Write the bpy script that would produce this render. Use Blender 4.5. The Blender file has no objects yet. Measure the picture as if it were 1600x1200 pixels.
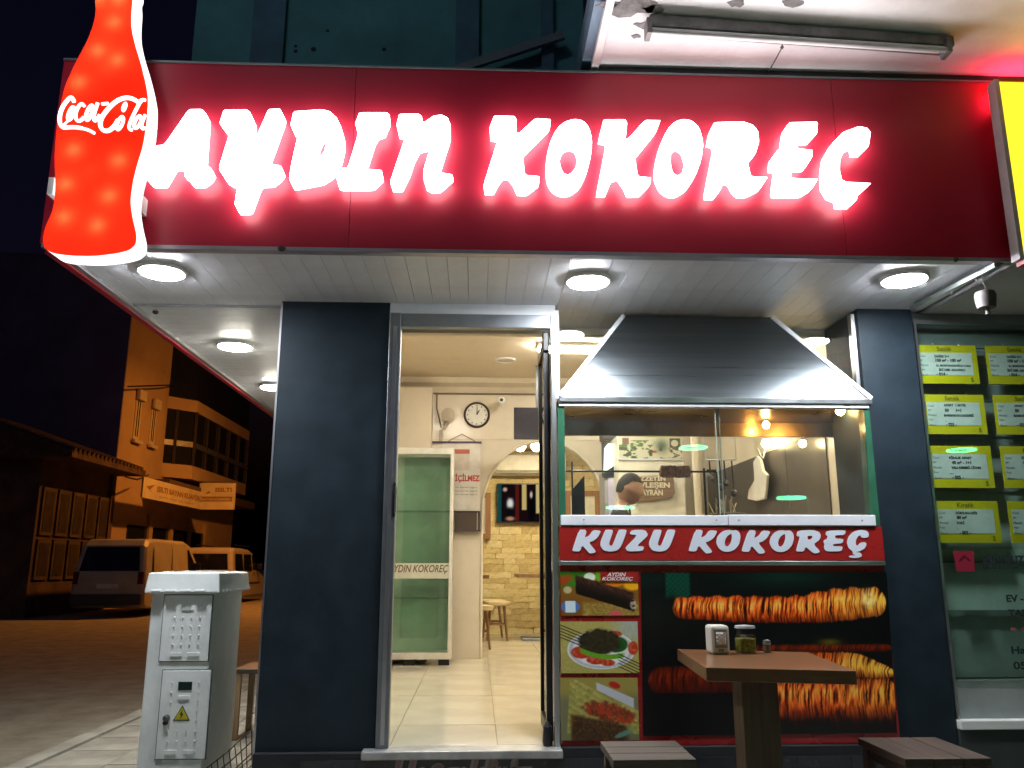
import bpy, bmesh, math, random
import numpy as np
from mathutils import Vector, Matrix
random.seed(7); rng = np.random.default_rng(7)
S = bpy.context.scene
C = S.collection
R = math.radians

# ------------------------------------------------------------------ camera
YAW, PIT, FPX = R(2.36), R(12.5), 1280.0
CAM = Vector((0.0, -4.4, 1.25))
cd = bpy.data.cameras.new('camera'); cam = bpy.data.objects.new('camera', cd); C.objects.link(cam)
cam.location = CAM; cam.rotation_euler = (R(90) + PIT, 0, -YAW)
cd.sensor_width = 36; cd.lens = 36 * FPX / 1600; cd.clip_end = 500; cd.clip_start = 0.05
S.camera = cam
# ------------------------------------------------------------------ night sky, faint moon
W = bpy.data.worlds.new('World'); S.world = W; W.use_nodes = True
wn = W.node_tree.nodes; wl = W.node_tree.links
sky = wn.new('ShaderNodeTexSky'); sky.sky_type = 'NISHITA'; sky.sun_disc = False
sky.sun_elevation = R(-3.0); sky.sun_rotation = R(200); sky.air_density = 1.0; sky.dust_density = 0.5
tint = wn.new('ShaderNodeMixRGB'); tint.blend_type = 'MULTIPLY'; tint.inputs[0].default_value = 1; tint.inputs[2].default_value = (.55, .5, 1.3, 1)
wl.new(sky.outputs['Color'], tint.inputs[1]); wl.new(tint.outputs['Color'], wn['Background'].inputs['Color'])
wn['Background'].inputs['Strength'].default_value = 0.028
sd = bpy.data.lights.new('moon', 'SUN'); sd.energy = 0.012; sd.angle = R(0.5); sd.color = (0.75, 0.82, 1.0)
so = bpy.data.objects.new('moon', sd); C.objects.link(so); so.rotation_euler = (R(50), 0, R(-20))
S.view_settings.view_transform = 'Standard'; S.view_settings.look = 'None'
S.view_settings.exposure = 1.58; S.view_settings.gamma = 1.0; S.view_settings.use_curve_mapping = False
S.render.engine = 'CYCLES'
S.cycles.max_bounces = 10; S.cycles.transparent_max_bounces = 24
S.cycles.diffuse_bounces = 4; S.cycles.glossy_bounces = 4; S.cycles.transmission_bounces = 8
S.cycles.sample_clamp_indirect = 6.0; S.cycles.blur_glossy = 0.5
S.cycles.caustics_reflective = False; S.cycles.caustics_refractive = False

# ------------------------------------------------------------------ survey helper: sight line -> point on a real plane
_f = Vector((math.sin(YAW)*math.cos(PIT), math.cos(YAW)*math.cos(PIT), math.sin(PIT)))
_r = Vector((math.cos(YAW), -math.sin(YAW), 0)); _u = _r.cross(_f)
def at(px, py, X=None, Y=None, Z=None):
    d = _f + _r*((px-800)/FPX) - _u*((py-600)/FPX)
    for i, v in enumerate((X, Y, Z)):
        if v is not None:
            return CAM + d*((v-CAM[i])/d[i])

# ------------------------------------------------------------------ materials
MATS = {}
def mat(name, col, rough=.5, metal=0., var=.12, scale=6., bump=0., bscale=40., spec=.5, stretch=(1,1,1), rvar=.1, coat=0., dirt=None, aniso=0.):
    if name in MATS: return MATS[name]
    m = bpy.data.materials.new(name); m.use_nodes = True; MATS[name] = m
    n = m.node_tree.nodes; l = m.node_tree.links; b = n['Principled BSDF']
    b.inputs['Base Color'].default_value = (*col, 1); b.inputs['Roughness'].default_value = rough
    b.inputs['Metallic'].default_value = metal; b.inputs['Specular IOR Level'].default_value = spec
    b.inputs['Coat Weight'].default_value = coat; b.inputs['Anisotropic'].default_value = aniso
    tc = n.new('ShaderNodeTexCoord'); mp = n.new('ShaderNodeMapping'); mp.inputs['Scale'].default_value = stretch
    l.new(tc.outputs['Object'], mp.inputs['Vector'])
    if var or dirt:
        t = n.new('ShaderNodeTexNoise'); t.inputs['Scale'].default_value = scale; t.inputs['Detail'].default_value = 6
        t.inputs['Roughness'].default_value = .65; l.new(mp.outputs['Vector'], t.inputs['Vector'])
        rp = n.new('ShaderNodeValToRGB'); e = rp.color_ramp.elements
        e[0].position = .3; e[1].position = .7
        a = [max(0, c*(1-var*1.6)) for c in col] if dirt is None else dirt
        e[0].color = (*a, 1); e[1].color = (*[min(1, c*(1+var)) for c in col], 1)
        l.new(t.outputs['Fac'], rp.inputs['Fac']); l.new(rp.outputs['Color'], b.inputs['Base Color'])
        if rvar:
            mr = n.new('ShaderNodeMapRange'); mr.inputs['To Min'].default_value = max(.02, rough-rvar); mr.inputs['To Max'].default_value = min(1, rough+rvar)
            l.new(t.outputs['Fac'], mr.inputs['Value']); l.new(mr.outputs['Result'], b.inputs['Roughness'])
    if bump:
        t2 = n.new('ShaderNodeTexNoise'); t2.inputs['Scale'].default_value = bscale; t2.inputs['Detail'].default_value = 4
        l.new(mp.outputs['Vector'], t2.inputs['Vector'])
        bp = n.new('ShaderNodeBump'); bp.inputs['Strength'].default_value = bump; bp.inputs['Distance'].default_value = .01
        l.new(t2.outputs['Fac'], bp.inputs['Height']); l.new(bp.outputs['Normal'], b.inputs['Normal'])
    return m
def wood(name, c1, c2, rough=.45, axis=0, scale=3., coat=0.):
    if name in MATS: return MATS[name]
    m = bpy.data.materials.new(name); m.use_nodes = True; MATS[name] = m
    n = m.node_tree.nodes; l = m.node_tree.links; b = n['Principled BSDF']
    tc = n.new('ShaderNodeTexCoord'); mp = n.new('ShaderNodeMapping')
    s = [14, 14, 14]; s[axis] = 1.0; mp.inputs['Scale'].default_value = s
    l.new(tc.outputs['Object'], mp.inputs['Vector'])
    t = n.new('ShaderNodeTexNoise'); t.inputs['Scale'].default_value = scale; t.inputs['Detail'].default_value = 8; t.inputs['Distortion'].default_value = .6
    l.new(mp.outputs['Vector'], t.inputs['Vector'])
    rp = n.new('ShaderNodeValToRGB'); rp.color_ramp.elements[0].position = .32; rp.color_ramp.elements[1].position = .68
    rp.color_ramp.elements[0].color = (*c1, 1); rp.color_ramp.elements[1].color = (*c2, 1)
    l.new(t.outputs['Fac'], rp.inputs['Fac']); l.new(rp.outputs['Color'], b.inputs['Base Color'])
    b.inputs['Roughness'].default_value = rough; b.inputs['Coat Weight'].default_value = coat
    bp = n.new('ShaderNodeBump'); bp.inputs['Strength'].default_value = .15; bp.inputs['Distance'].default_value = .004
    l.new(t.outputs['Fac'], bp.inputs['Height']); l.new(bp.outputs['Normal'], b.inputs['Normal'])
    return m
def emit(name, col, strength):
    if name in MATS: return MATS[name]
    m = bpy.data.materials.new(name); m.use_nodes = True; MATS[name] = m
    n = m.node_tree.nodes; l = m.node_tree.links; n.remove(n['Principled BSDF'])
    e = n.new('ShaderNodeEmission'); e.inputs['Color'].default_value = (*col, 1); e.inputs['Strength'].default_value = strength
    l.new(e.outputs[0], n['Material Output'].inputs['Surface'])
    return m
def glass(name, tint=(1, 1, 1), ior=1.45, rough=.0, haze=0.):
    if name in MATS: return MATS[name]
    m = bpy.data.materials.new(name); m.use_nodes = True; MATS[name] = m
    n = m.node_tree.nodes; l = m.node_tree.links; n.remove(n['Principled BSDF'])
    t = n.new('ShaderNodeBsdfTransparent'); t.inputs['Color'].default_value = (*tint, 1)
    g = n.new('ShaderNodeBsdfGlossy'); g.inputs['Roughness'].default_value = rough
    f = n.new('ShaderNodeFresnel'); ge = n.new('ShaderNodeNewGeometry'); mr0 = n.new('ShaderNodeMapRange')   # thin pane: same reflectance from both sides
    mr0.inputs['To Min'].default_value = ior; mr0.inputs['To Max'].default_value = 1/ior
    l.new(ge.outputs['Backfacing'], mr0.inputs['Value']); l.new(mr0.outputs['Result'], f.inputs['IOR'])
    mx = n.new('ShaderNodeMixShader'); l.new(f.outputs[0], mx.inputs[0]); l.new(t.outputs[0], mx.inputs[1]); l.new(g.outputs[0], mx.inputs[2])
    out = mx
    if haze:
        d = n.new('ShaderNodeBsdfDiffuse'); d.inputs['Color'].default_value = (.75, .8, .75, 1)
        m2 = n.new('ShaderNodeMixShader')
        tc = n.new('ShaderNodeTexCoord'); nz = n.new('ShaderNodeTexNoise'); nz.inputs['Scale'].default_value = 5; nz.inputs['Detail'].default_value = 8
        l.new(tc.outputs['Object'], nz.inputs['Vector'])
        mr = n.new('ShaderNodeMapRange'); mr.inputs['From Min'].default_value = .35; mr.inputs['From Max'].default_value = .75
        mr.inputs['To Min'].default_value = haze*.4; mr.inputs['To Max'].default_value = haze*1.6
        l.new(nz.outputs['Fac'], mr.inputs['Value']); l.new(mr.outputs['Result'], m2.inputs[0])
        l.new(mx.outputs[0], m2.inputs[1]); l.new(d.outputs[0], m2.inputs[2]); out = m2
    l.new(out.outputs[0], n['Material Output'].inputs['Surface'])
    return m
def printed(name, rough=.35):
    """flat print: colours come from the sheet's own colour layer"""
    if name in MATS: return MATS[name]
    m = bpy.data.materials.new(name); m.use_nodes = True; MATS[name] = m
    n = m.node_tree.nodes; l = m.node_tree.links; b = n['Principled BSDF']
    a = n.new('ShaderNodeVertexColor'); a.layer_name = 'ink'
    l.new(a.outputs['Color'], b.inputs['Base Color']); b.inputs['Roughness'].default_value = rough
    return m
def screen(name, strength):
    if name in MATS: return MATS[name]
    m = bpy.data.materials.new(name); m.use_nodes = True; MATS[name] = m
    n = m.node_tree.nodes; l = m.node_tree.links; n.remove(n['Principled BSDF'])
    a = n.new('ShaderNodeVertexColor'); a.layer_name = 'ink'
    e = n.new('ShaderNodeEmission'); e.inputs['Strength'].default_value = strength
    l.new(a.outputs['Color'], e.inputs['Color']); l.new(e.outputs[0], n['Material Output'].inputs['Surface'])
    return m

# ------------------------------------------------------------------ mesh helpers
def link(name, me, m=None, parent=None, loc=(0, 0, 0), rot=(0, 0, 0)):
    o = bpy.data.objects.new(name, me); C.objects.link(o)
    o.location = loc; o.rotation_euler = rot
    if m and me is not None and len(me.materials) == 0: me.materials.append(m)
    if parent:
        o.parent = parent
        bb = parent.matrix_basis
        o.matrix_parent_inverse = bb.inverted()
    return o
class MB:
    def __init__(s): s.v = []; s.f = []; s.mi = []
    def add(s, vs, fs):
        k = len(s.v); s.v += [tuple(v) for v in vs]; s.f += [tuple(i+k for i in f) for f in fs]; return s
    def box(s, x0, x1, y0, y1, z0, z1):
        return s.add([(x0,y0,z0),(x1,y0,z0),(x1,y1,z0),(x0,y1,z0),(x0,y0,z1),(x1,y0,z1),(x1,y1,z1),(x0,y1,z1)],
                     [(0,3,2,1),(4,5,6,7),(0,1,5,4),(1,2,6,5),(2,3,7,6),(3,0,4,7)])
    def hexa(s, a, b):
        """a, b: two quads of points in the same order"""
        return s.add(list(a)+list(b), [(3,2,1,0),(4,5,6,7),(0,1,5,4),(1,2,6,5),(2,3,7,6),(3,0,4,7)])
    def bar(s, p, q, w, h, up=(0,0,1)):
        p, q = Vector(p), Vector(q); d = (q-p).normalized(); up = Vector(up)
        if abs(d.dot(up)) > .98: up = Vector((0,1,0))
        x = d.cross(up).normalized()*(w/2); y = x.cross(d).normalized()*(h/2)
        return s.hexa([p-x-y, p+x-y, p+x+y, p-x+y], [q-x-y, q+x-y, q+x+y, q-x+y])
    def tube(s, path, r, n=8, cap=True):
        path = [Vector(p) for p in path]; rs = r if isinstance(r, (list, tuple)) else [r]*len(path)
        k = len(s.v); prev = None
        for i, p in enumerate(path):
            d = (path[min(i+1, len(path)-1)] - path[max(i-1, 0)]).normalized()
            if prev is None:
                a = Vector((0,0,1)) if abs(d.z) < .9 else Vector((1,0,0)); x = d.cross(a).normalized()
            else:
                x = (prev - d*prev.dot(d)).normalized()
            prev = x; y = d.cross(x)
            for j in range(n):
                t = 2*math.pi*j/n; s.v.append(tuple(p + (x*math.cos(t)+y*math.sin(t))*rs[i]))
        for i in range(len(path)-1):
            for j in range(n):
                s.f.append((k+i*n+j, k+i*n+(j+1) % n, k+(i+1)*n+(j+1) % n, k+(i+1)*n+j))
        if cap:
            s.f.append(tuple(k+j for j in reversed(range(n)))); s.f.append(tuple(k+(len(path)-1)*n+j for j in range(n)))
        return s
    def lathe(s, prof, c=(0,0,0), n=24, axis='z'):
        c = Vector(c); k = len(s.v)
        for (r, h) in prof:
            for j in range(n):
                t = 2*math.pi*j/n; a, b = r*math.cos(t), r*math.sin(t)
                s.v.append(tuple(c + (Vector((a,b,h)) if axis == 'z' else Vector((a,-h,b)))))
        for i in range(len(prof)-1):
            for j in range(n):
                s.f.append((k+i*n+j, k+i*n+(j+1) % n, k+(i+1)*n+(j+1) % n, k+(i+1)*n+j))
        s.f.append(tuple(k+j for j in reversed(range(n)))); s.f.append(tuple(k+(len(prof)-1)*n+j for j in range(n)))
        return s
    def prism(s, pts, off):
        """closed polygon of 3-D points pushed along off"""
        n = len(pts); off = Vector(off); p = [Vector(a) for a in pts]
        s.add(p + [a+off for a in p], [tuple(range(n-1, -1, -1)), tuple(range(n, 2*n))] + [(i, (i+1) % n, n+(i+1) % n, n+i) for i in range(n)])
        return s
    def mesh(s, name, recalc=True):
        me = bpy.data.meshes.new(name); me.from_pydata(s.v, [], s.f); me.update()
        if recalc:
            bm = bmesh.new(); bm.from_mesh(me); bmesh.ops.recalc_face_normals(bm, faces=bm.faces); bm.to_mesh(me); bm.free()
        return me
    def build(s, name, m, parent=None, bevel=0., smooth=False, loc=(0,0,0)):
        me = s.mesh(name); o = link(name, me, m, parent, loc)
        if smooth:
            for p in me.polygons: p.use_smooth = True
            me.set_sharp_from_angle(angle=R(40))
        if bevel:
            b = o.modifiers.new('Bevel', 'BEVEL'); b.width = bevel; b.segments = 2; b.limit_method = 'ANGLE'; b.angle_limit = R(40)
        return o
def B(*a): return MB().box(*a)
def tag(o, label=None, cat=None, group=None, kind=None):
    if label: o['label'] = label
    if cat: o['category'] = cat
    if group: o['group'] = group
    if kind: o['kind'] = kind
    return o
def thing(name, label, cat, loc=(0,0,0), group=None, rz=0.):
    o = bpy.data.objects.new(name, None); C.objects.link(o); o.location = loc; o.rotation_euler = (0,0,rz)
    o.empty_display_size = .1
    return tag(o, label, cat, group)
def struct(name, mb, m, **k):
    o = mb.build(name, m, **k); o['kind'] = 'structure'; return o
def copy_tree(o, parent=None, loc=None):
    c = o.copy(); C.objects.link(c)
    if parent: c.parent = parent
    if loc is not None: c.location = loc
    for ch in list(o.children): copy_tree(ch, c)
    return c
def smooth_loop(pts, n=1, k=.2):
    for _ in range(n):
        q = []
        for i, a in enumerate(pts):
            b = pts[(i+1) % len(pts)]
            q.append((a[0]*(1-k)+b[0]*k, a[1]*(1-k)+b[1]*k)); q.append((a[0]*k+b[0]*(1-k), a[1]*k+b[1]*(1-k)))
        pts = q
    return pts
def glyph_mesh(name, loops, extrude, bevel=0., offset=0.):
    """filled outlines in x,y -> solid of thickness 2*extrude along z (fills holes)"""
    cu = bpy.data.curves.new(name, 'CURVE'); cu.dimensions = '2D'; cu.fill_mode = 'BOTH'
    cu.extrude = extrude; cu.offset = offset; cu.bevel_depth = bevel; cu.bevel_resolution = 1
    for lp in loops:
        sp = cu.splines.new('POLY'); sp.points.add(len(lp)-1); sp.use_cyclic_u = True
        for i, (x, y) in enumerate(lp): sp.points[i].co = (x, y, 0, 1)
    ob = bpy.data.objects.new(name, cu); me = bpy.data.meshes.new_from_object(ob)
    bpy.data.objects.remove(ob); bpy.data.curves.remove(cu)
    me.name = name
    return me
def text_mesh(body, size, bold=0., shear=0., extrude=.0005, align='LEFT', space=1.):
    cu = bpy.data.curves.new('t', 'FONT'); cu.body = body; cu.size = size; cu.offset = bold; cu.shear = shear
    cu.extrude = extrude; cu.align_x = align; cu.space_character = space; cu.resolution_u = 3
    ob = bpy.data.objects.new('t', cu); me = bpy.data.meshes.new_from_object(ob)
    bpy.data.objects.remove(ob); bpy.data.curves.remove(cu)
    return me
def fit(me, w=None, h=None):
    co = np.empty(len(me.vertices)*3); me.vertices.foreach_get('co', co); co = co.reshape(-1, 3)
    lo, hi = co.min(0), co.max(0)
    sx = w/(hi[0]-lo[0]) if w else 1; sy = h/(hi[1]-lo[1]) if h else sx
    if not w: sx = sy
    co[:, 0] = (co[:, 0]-lo[0])*sx; co[:, 1] = (co[:, 1]-lo[1])*sy
    me.vertices.foreach_set('co', co.ravel()); me.update(); return me
def text(body, m, parent, loc, size=None, w=None, h=None, name='lettering', rz=0., **k):
    """upright lettering facing -y (rz turns it), lower left corner at loc"""
    me = text_mesh(body, size or .1, **k)
    if w or h: fit(me, w, h)
    me.name = name
    return link(name, me, m, parent, loc, (R(90), 0, rz))
def join_meshes(mes, offs):
    bm = bmesh.new()
    for me, o in zip(mes, offs):
        t = me.copy(); t.transform(Matrix.Translation((o[0], o[1], 0))); bm.from_mesh(t); bpy.data.meshes.remove(t)
    r = bpy.data.meshes.new('print'); bm.to_mesh(r); bm.free(); return r

# value noise for the printed pictures
def vnoise(u, v, seed, fu, fv):
    g = np.random.default_rng(seed).random((int(fv)+3, int(fu)+3))
    x, y = np.clip(u*fu, 0, fu+.99), np.clip(v*fv, 0, fv+.99); i, j = x.astype(int), y.astype(int); a, b = x-i, y-j
    a, b = a*a*(3-2*a), b*b*(3-2*b)
    return (g[j, i]*(1-a)+g[j, i+1]*a)*(1-b) + (g[j+1, i]*(1-a)+g[j+1, i+1]*a)*b
def fnoise(u, v, seed, fu, fv, oct=3):
    t = 0; w = 0; a = 1
    for k in range(oct): t = t + a*vnoise(u, v, seed+k, fu*2**k, fv*2**k); w += a; a *= .55
    return t/w
def picture(name, fn, corners, nx, ny, m, parent, thick=None):
    """corners: lower-left, lower-right, upper-right, upper-left. fn(u, v) -> rgb (sRGB 0..1), u right, v up"""
    a, b, c, d = [np.array(p) for p in corners]
    U, V = np.meshgrid(np.linspace(0, 1, nx), np.linspace(0, 1, ny))
    P = (1-V)[..., None]*((1-U)[..., None]*a + U[..., None]*b) + V[..., None]*((1-U)[..., None]*d + U[..., None]*c)
    idx = np.arange(nx*ny).reshape(ny, nx)
    F = np.stack([idx[:-1, :-1], idx[:-1, 1:], idx[1:, 1:], idx[1:, :-1]], -1).reshape(-1, 4)
    me = bpy.data.meshes.new(name); me.from_pydata(P.reshape(-1, 3).tolist(), [], F.tolist())
    col = np.clip(fn(U, V), 0, 1); lin = np.where(col < .04045, col/12.92, ((col+.055)/1.055)**2.4)
    at_ = me.color_attributes.new('ink', 'FLOAT_COLOR', 'POINT')
    buf = np.ones((nx*ny, 4), np.float32); buf[:, :3] = lin.reshape(-1, 3); at_.data.foreach_set('color', buf.ravel())
    return link(name, me, m, parent)
def mixc(base, col, k):
    k = np.clip(k, 0, 1)[..., None]; return base*(1-k) + np.array(col)*k if not isinstance(col, np.ndarray) or col.ndim == 1 else base*(1-k)+col*k
def sst(a, b, x):
    t = np.clip((x-a)/(b-a), 0, 1); return t*t*(3-2*t)
S.cycles.use_denoising = True
# ------------------------------------------------------------------ shared materials
ZS = 2.675                    # soffit height
YF = -0.82                    # front of the sign board
FL = 0.36                     # shop floor
pvc = mat('white_pvc', (.80, .82, .87), .38, var=.07, scale=4)
navy = mat('navy_cladding', (.012, .022, .032), .52, spec=.25, var=.22, scale=5, bump=.04, bscale=120)
alu = mat('brushed_aluminium', (.55, .57, .60), .34, 1., var=.08, scale=5, stretch=(1, 1, .1))
alud = mat('grey_aluminium', (.30, .32, .35), .42, .85, var=.1, scale=6)
white = mat('white_paint', (.74, .74, .73), .45, var=.05)
redp = mat('red_composite_panel', (.40, .014, .036), .40, var=.06, scale=1.5, coat=.05, spec=.35)
cream = mat('cream_wall', (.62, .54, .41), .42, var=.05, scale=3)
creamt = mat('cream_tile', (.66, .58, .45), .22, var=.05, scale=2.5)
floort = mat('beige_floor_tile', (.66, .61, .49), .13, var=.08, scale=2.2, rvar=.06)
grout = mat('dark_grout', (.22, .18, .12), .9)
black = mat('black_plastic', (.012, .012, .014), .35, var=.2)
ledw = emit('white_led_letter', (1, .965, .97), 5.0)
ledside = emit('white_led_letter_side', (1, .97, .96), 2.6)
ledback = emit('white_led_letter_back', (1, .95, .92), 3.2)
downl = emit('downlight_diffuser', (.93, .96, 1.0), 110.0)
downl_warm = emit('warm_downlight_diffuser', (1.0, .95, .80), 100.0)

# ------------------------------------------------------------------ ground
asph = mat('asphalt', (.27, .25, .21), .85, var=.25, scale=3.1, bump=.5, bscale=60, dirt=(.17, .155, .13))
pav = mat('concrete_paver', (.31, .30, .27), .85, var=.3, scale=2, bump=.3, bscale=80)
struct('street', MB().add([(-160,-160,0),(160,-160,0),(160,260,0),(-160,260,0)], [(0,1,2,3)]), asph)
sw = struct('sidewalk', B(-2.55, 9.0, -3.2, 40, -.05, .112), mat('sidewalk_bed', (.20, .185, .15), .9, bump=.3))
pm = B(-.196, .196, -.196, .196, 0, .016).mesh('paver')
k = 0
for i in range(6):
    for j in range(32):
        x = -2.34 + i*.4 ; y = -3.0 + j*.4
        if x > -.95 and y > -.25: continue
        o = link('paver', pm, pav, sw, (x, y, .108 + random.uniform(-.002, .002))); k += 1
for i in range(6, 14):
    for j in range(7):
        link('paver', pm, pav, sw, (-2.34+i*.4, -3.0+j*.4, .108 + random.uniform(-.002, .002)))
kb = B(-.06, .06, -.49, .49, 0, .15).mesh('kerbstone')
for j in range(24): link('kerbstone', kb, pav, sw, (-2.62, -2.7+j*.985, -.02))
# ------------------------------------------------------------------ shop building
shop = thing('shop_building', 'corner shop building with navy pillars and white strip soffit', 'building', (0, 0, 0))
XL, XR = -1.97, 2.56
pl = B(-1.10, -.50, 0, .50, .10, ZS+.05).build('pillar', navy, shop, bevel=.006)
pr = B(2.155, 2.475, 0, .45, .10, ZS+.05).build('pillar', navy, shop, bevel=.006)
MB().box(-1.103, -1.093, -.003, .0, .12, ZS).build('pillar_corner_trim', alu, pl)
B(-1.09, -.98, .5, 8.2, .0, 7).build('side_wall', mat('shop_render', (.30, .30, .28), .8, var=.15, bump=.2), shop)
B(-1.09, 2.6, 8.0, 8.2, .0, 7).build('rear_wall', MATS['shop_render'], shop)
B(2.33, 2.43, .45, 8.0, .0, 7).build('party_wall', cream, shop)
# upper storey, teal painted
teal = mat('teal_render', (.06, .19, .22), .85, var=.22, scale=1.6, bump=.35, bscale=14)
up = B(-1.72, .62, .0, .12, 2.78, 7.2).build('upper_wall', teal, shop)
B(-1.72, -1.60, .12, 8.0, 2.78, 7.2).build('upper_side_wall', teal, shop)
for a, b in ((-1.37, -1.18), (-.16, -.02), (.36, .43)):
    B(a, b, -.035, .0, 2.78, 7.2).build('pilaster', mat('dark_teal_band', (.05, .11, .17), .85, var=.2), up)
hol = mat('dark_hole', (.01, .012, .015), .9)
for (px, py, r) in ((462, 80, .012), (490, 77, .016), (512, 48, .010), (600, 77, .013), (738, 77, .013), (462, 72, .01)):
    p = at(px, py, Y=-.001)
    MB().lathe([(r, 0), (r*.8, .004)], (p.x, -.001, p.z), 9, 'y').build('drill_hole', hol, up)
pa, pb = at(705, 112, Y=-.06), at(880, 55, Y=-.06)
MB().bar(pa, pb, .03, .05).build('cable_trunking', mat('grey_trunking', (.10, .13, .16), .6), shop)
# soffit
sof = MB().box(XL, XR+.01, YF+.01, .45, ZS+.02, ZS+.06).box(XL, -1.0, .46, 7, ZS+.02, ZS+.06).build('soffit', mat('soffit_backing', (.25, .25, .25), .9), shop)
w = .1
sm = MB().add([(-.0488,0,0),(.0488,0,0),(.0488,1.27,0),(-.0488,1.27,0),(-.05,0,.009),(.05,0,.009),(.05,1.27,.009),(-.05,1.27,.009)],
     [(0,3,2,1),(4,5,6,7),(0,1,5,4),(1,2,6,5),(2,3,7,6),(3,0,4,7)]).mesh('slat')
for i in range(45):
    x = XL + .06 + i*w
    o = link('slat', sm, pvc, sof, (x, YF+.02, ZS+.0108))
    if x < -1.05: o.scale = (1, .69, 1)
sm2 = MB().add([(0,-.0488,0),(.9,-.0488,0),(.9,.0488,0),(0,.0488,0),(0,-.05,.009),(.9,-.05,.009),(.9,.05,.009),(0,.05,.009)],
     [(0,3,2,1),(4,5,6,7),(0,1,5,4),(1,2,6,5),(2,3,7,6),(3,0,4,7)]).mesh('slat')
for j in range(68): link('slat', sm2, pvc, sof, (XL+.01, .13 + j*w, ZS+.0108))
MB().box(XL, -1.095, .068, .078, ZS-.004, ZS+.009).build('joint_strip', mat('dark_joint', (.26,.26,.27), .6), sof)
# thin red returns along the side edge with small led dots under it
side = MB().box(XL-.035, XL, YF+.06, 7, ZS-.02, 3.60).build('side_fascia', redp, shop)
B(XL, XL+.03, YF+.05, 7, ZS-.012, ZS+.012).build('edge_profile', mat('grey_edge_profile', (.32, .31, .31), .5), side)
for px, py in ((160, 428), (226, 496), (241, 508), (258, 522), (274, 536), (289, 548)):
    p = at(px, py, X=XL-.036)
    B(p.x-.006, p.x, p.y-.022, p.y+.022, p.z-.010, p.z).build('led_dot', emit('led_dot', (.85, .9, 1), .8), side)
for px, py, s in ((440, 389, .018), (243, 488, .016), (1493, 406, .013)):
    p = at(px, py, Z=ZS-.008)
    MB().lathe([(s*.5, 0), (s, .006), (s, .018)], (p.x, p.y, p.z-.01), 7).build('rusty_bracket', mat('dark_rust', (.05, .04, .04), .8), sof)

# ------------------------------------------------------------------ downlights
def downlight(px, py, label, lens, r=.105):
    p = at(px, py, Z=ZS-.004)
    t = thing('downlight', label, 'downlight', (p.x, p.y, ZS), 'round soffit downlights')
    MB().lathe([(r*1.13, 0.01), (r*1.13, -.004), (r*1.05, -.010), (r*.99, -.010), (r*.99, .01)], (p.x, p.y, ZS), 40).build('rim', white, t)
    MB().lathe([(r*.985, -.004), (r*.98, -.0132), (r*.94, -.0152), (.002, -.0157)], (p.x, p.y, ZS), 40).build('diffuser', lens, t)
    return t
downlight(253, 425, 'round white downlight in soffit below the bottle sign', downl)
downlight(919, 440, 'round white downlight in soffit over the door and range hood', downl)
downlight(1413, 437, 'round white downlight in soffit above the right navy pillar', downl)
downlight(367, 541, 'warm round downlight in side soffit left of the navy pillar', downl_warm)
downlight(428, 605, 'small looking warm downlight in side soffit touching the pillar edge', downl_warm)

# ------------------------------------------------------------------ main sign
sign = thing('shop_sign', 'long dark red sign board with glowing white letters AYDIN KOKOREÇ', 'sign', (0, YF, ZS))
seams = [XL-.03, at(548, 300, Y=YF).x, at(1316, 320, Y=YF).x, XR]
for a, b in zip(seams[:-1], seams[1:]):
    B(a+.0012, b-.0012, YF, YF+.03, ZS+.006, 3.612).build('panel', redp, sign)
B(XL-.03, XR, YF+.031, YF+.06, ZS+.02, 3.60).build('backing_frame', alud, sign)
B(XL-.02, XR, YF-.004, YF+.045, ZS-.014, ZS+.004).build('bottom_trim', mat('bottom_trim_grey', (.42, .40, .43), .4, .6), sign)
B(XL-.03, XR, YF-.006, YF+.06, 3.613, 3.622).build('top_trim', mat('top_trim_grey', (.20, .24, .25), .5, .5), sign)
G1, G2, G3, G4 = (6.154, 220, 150), (5.333, 430, 150), (5.0, 740, 160), (4.324, 1020, 160)
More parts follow.
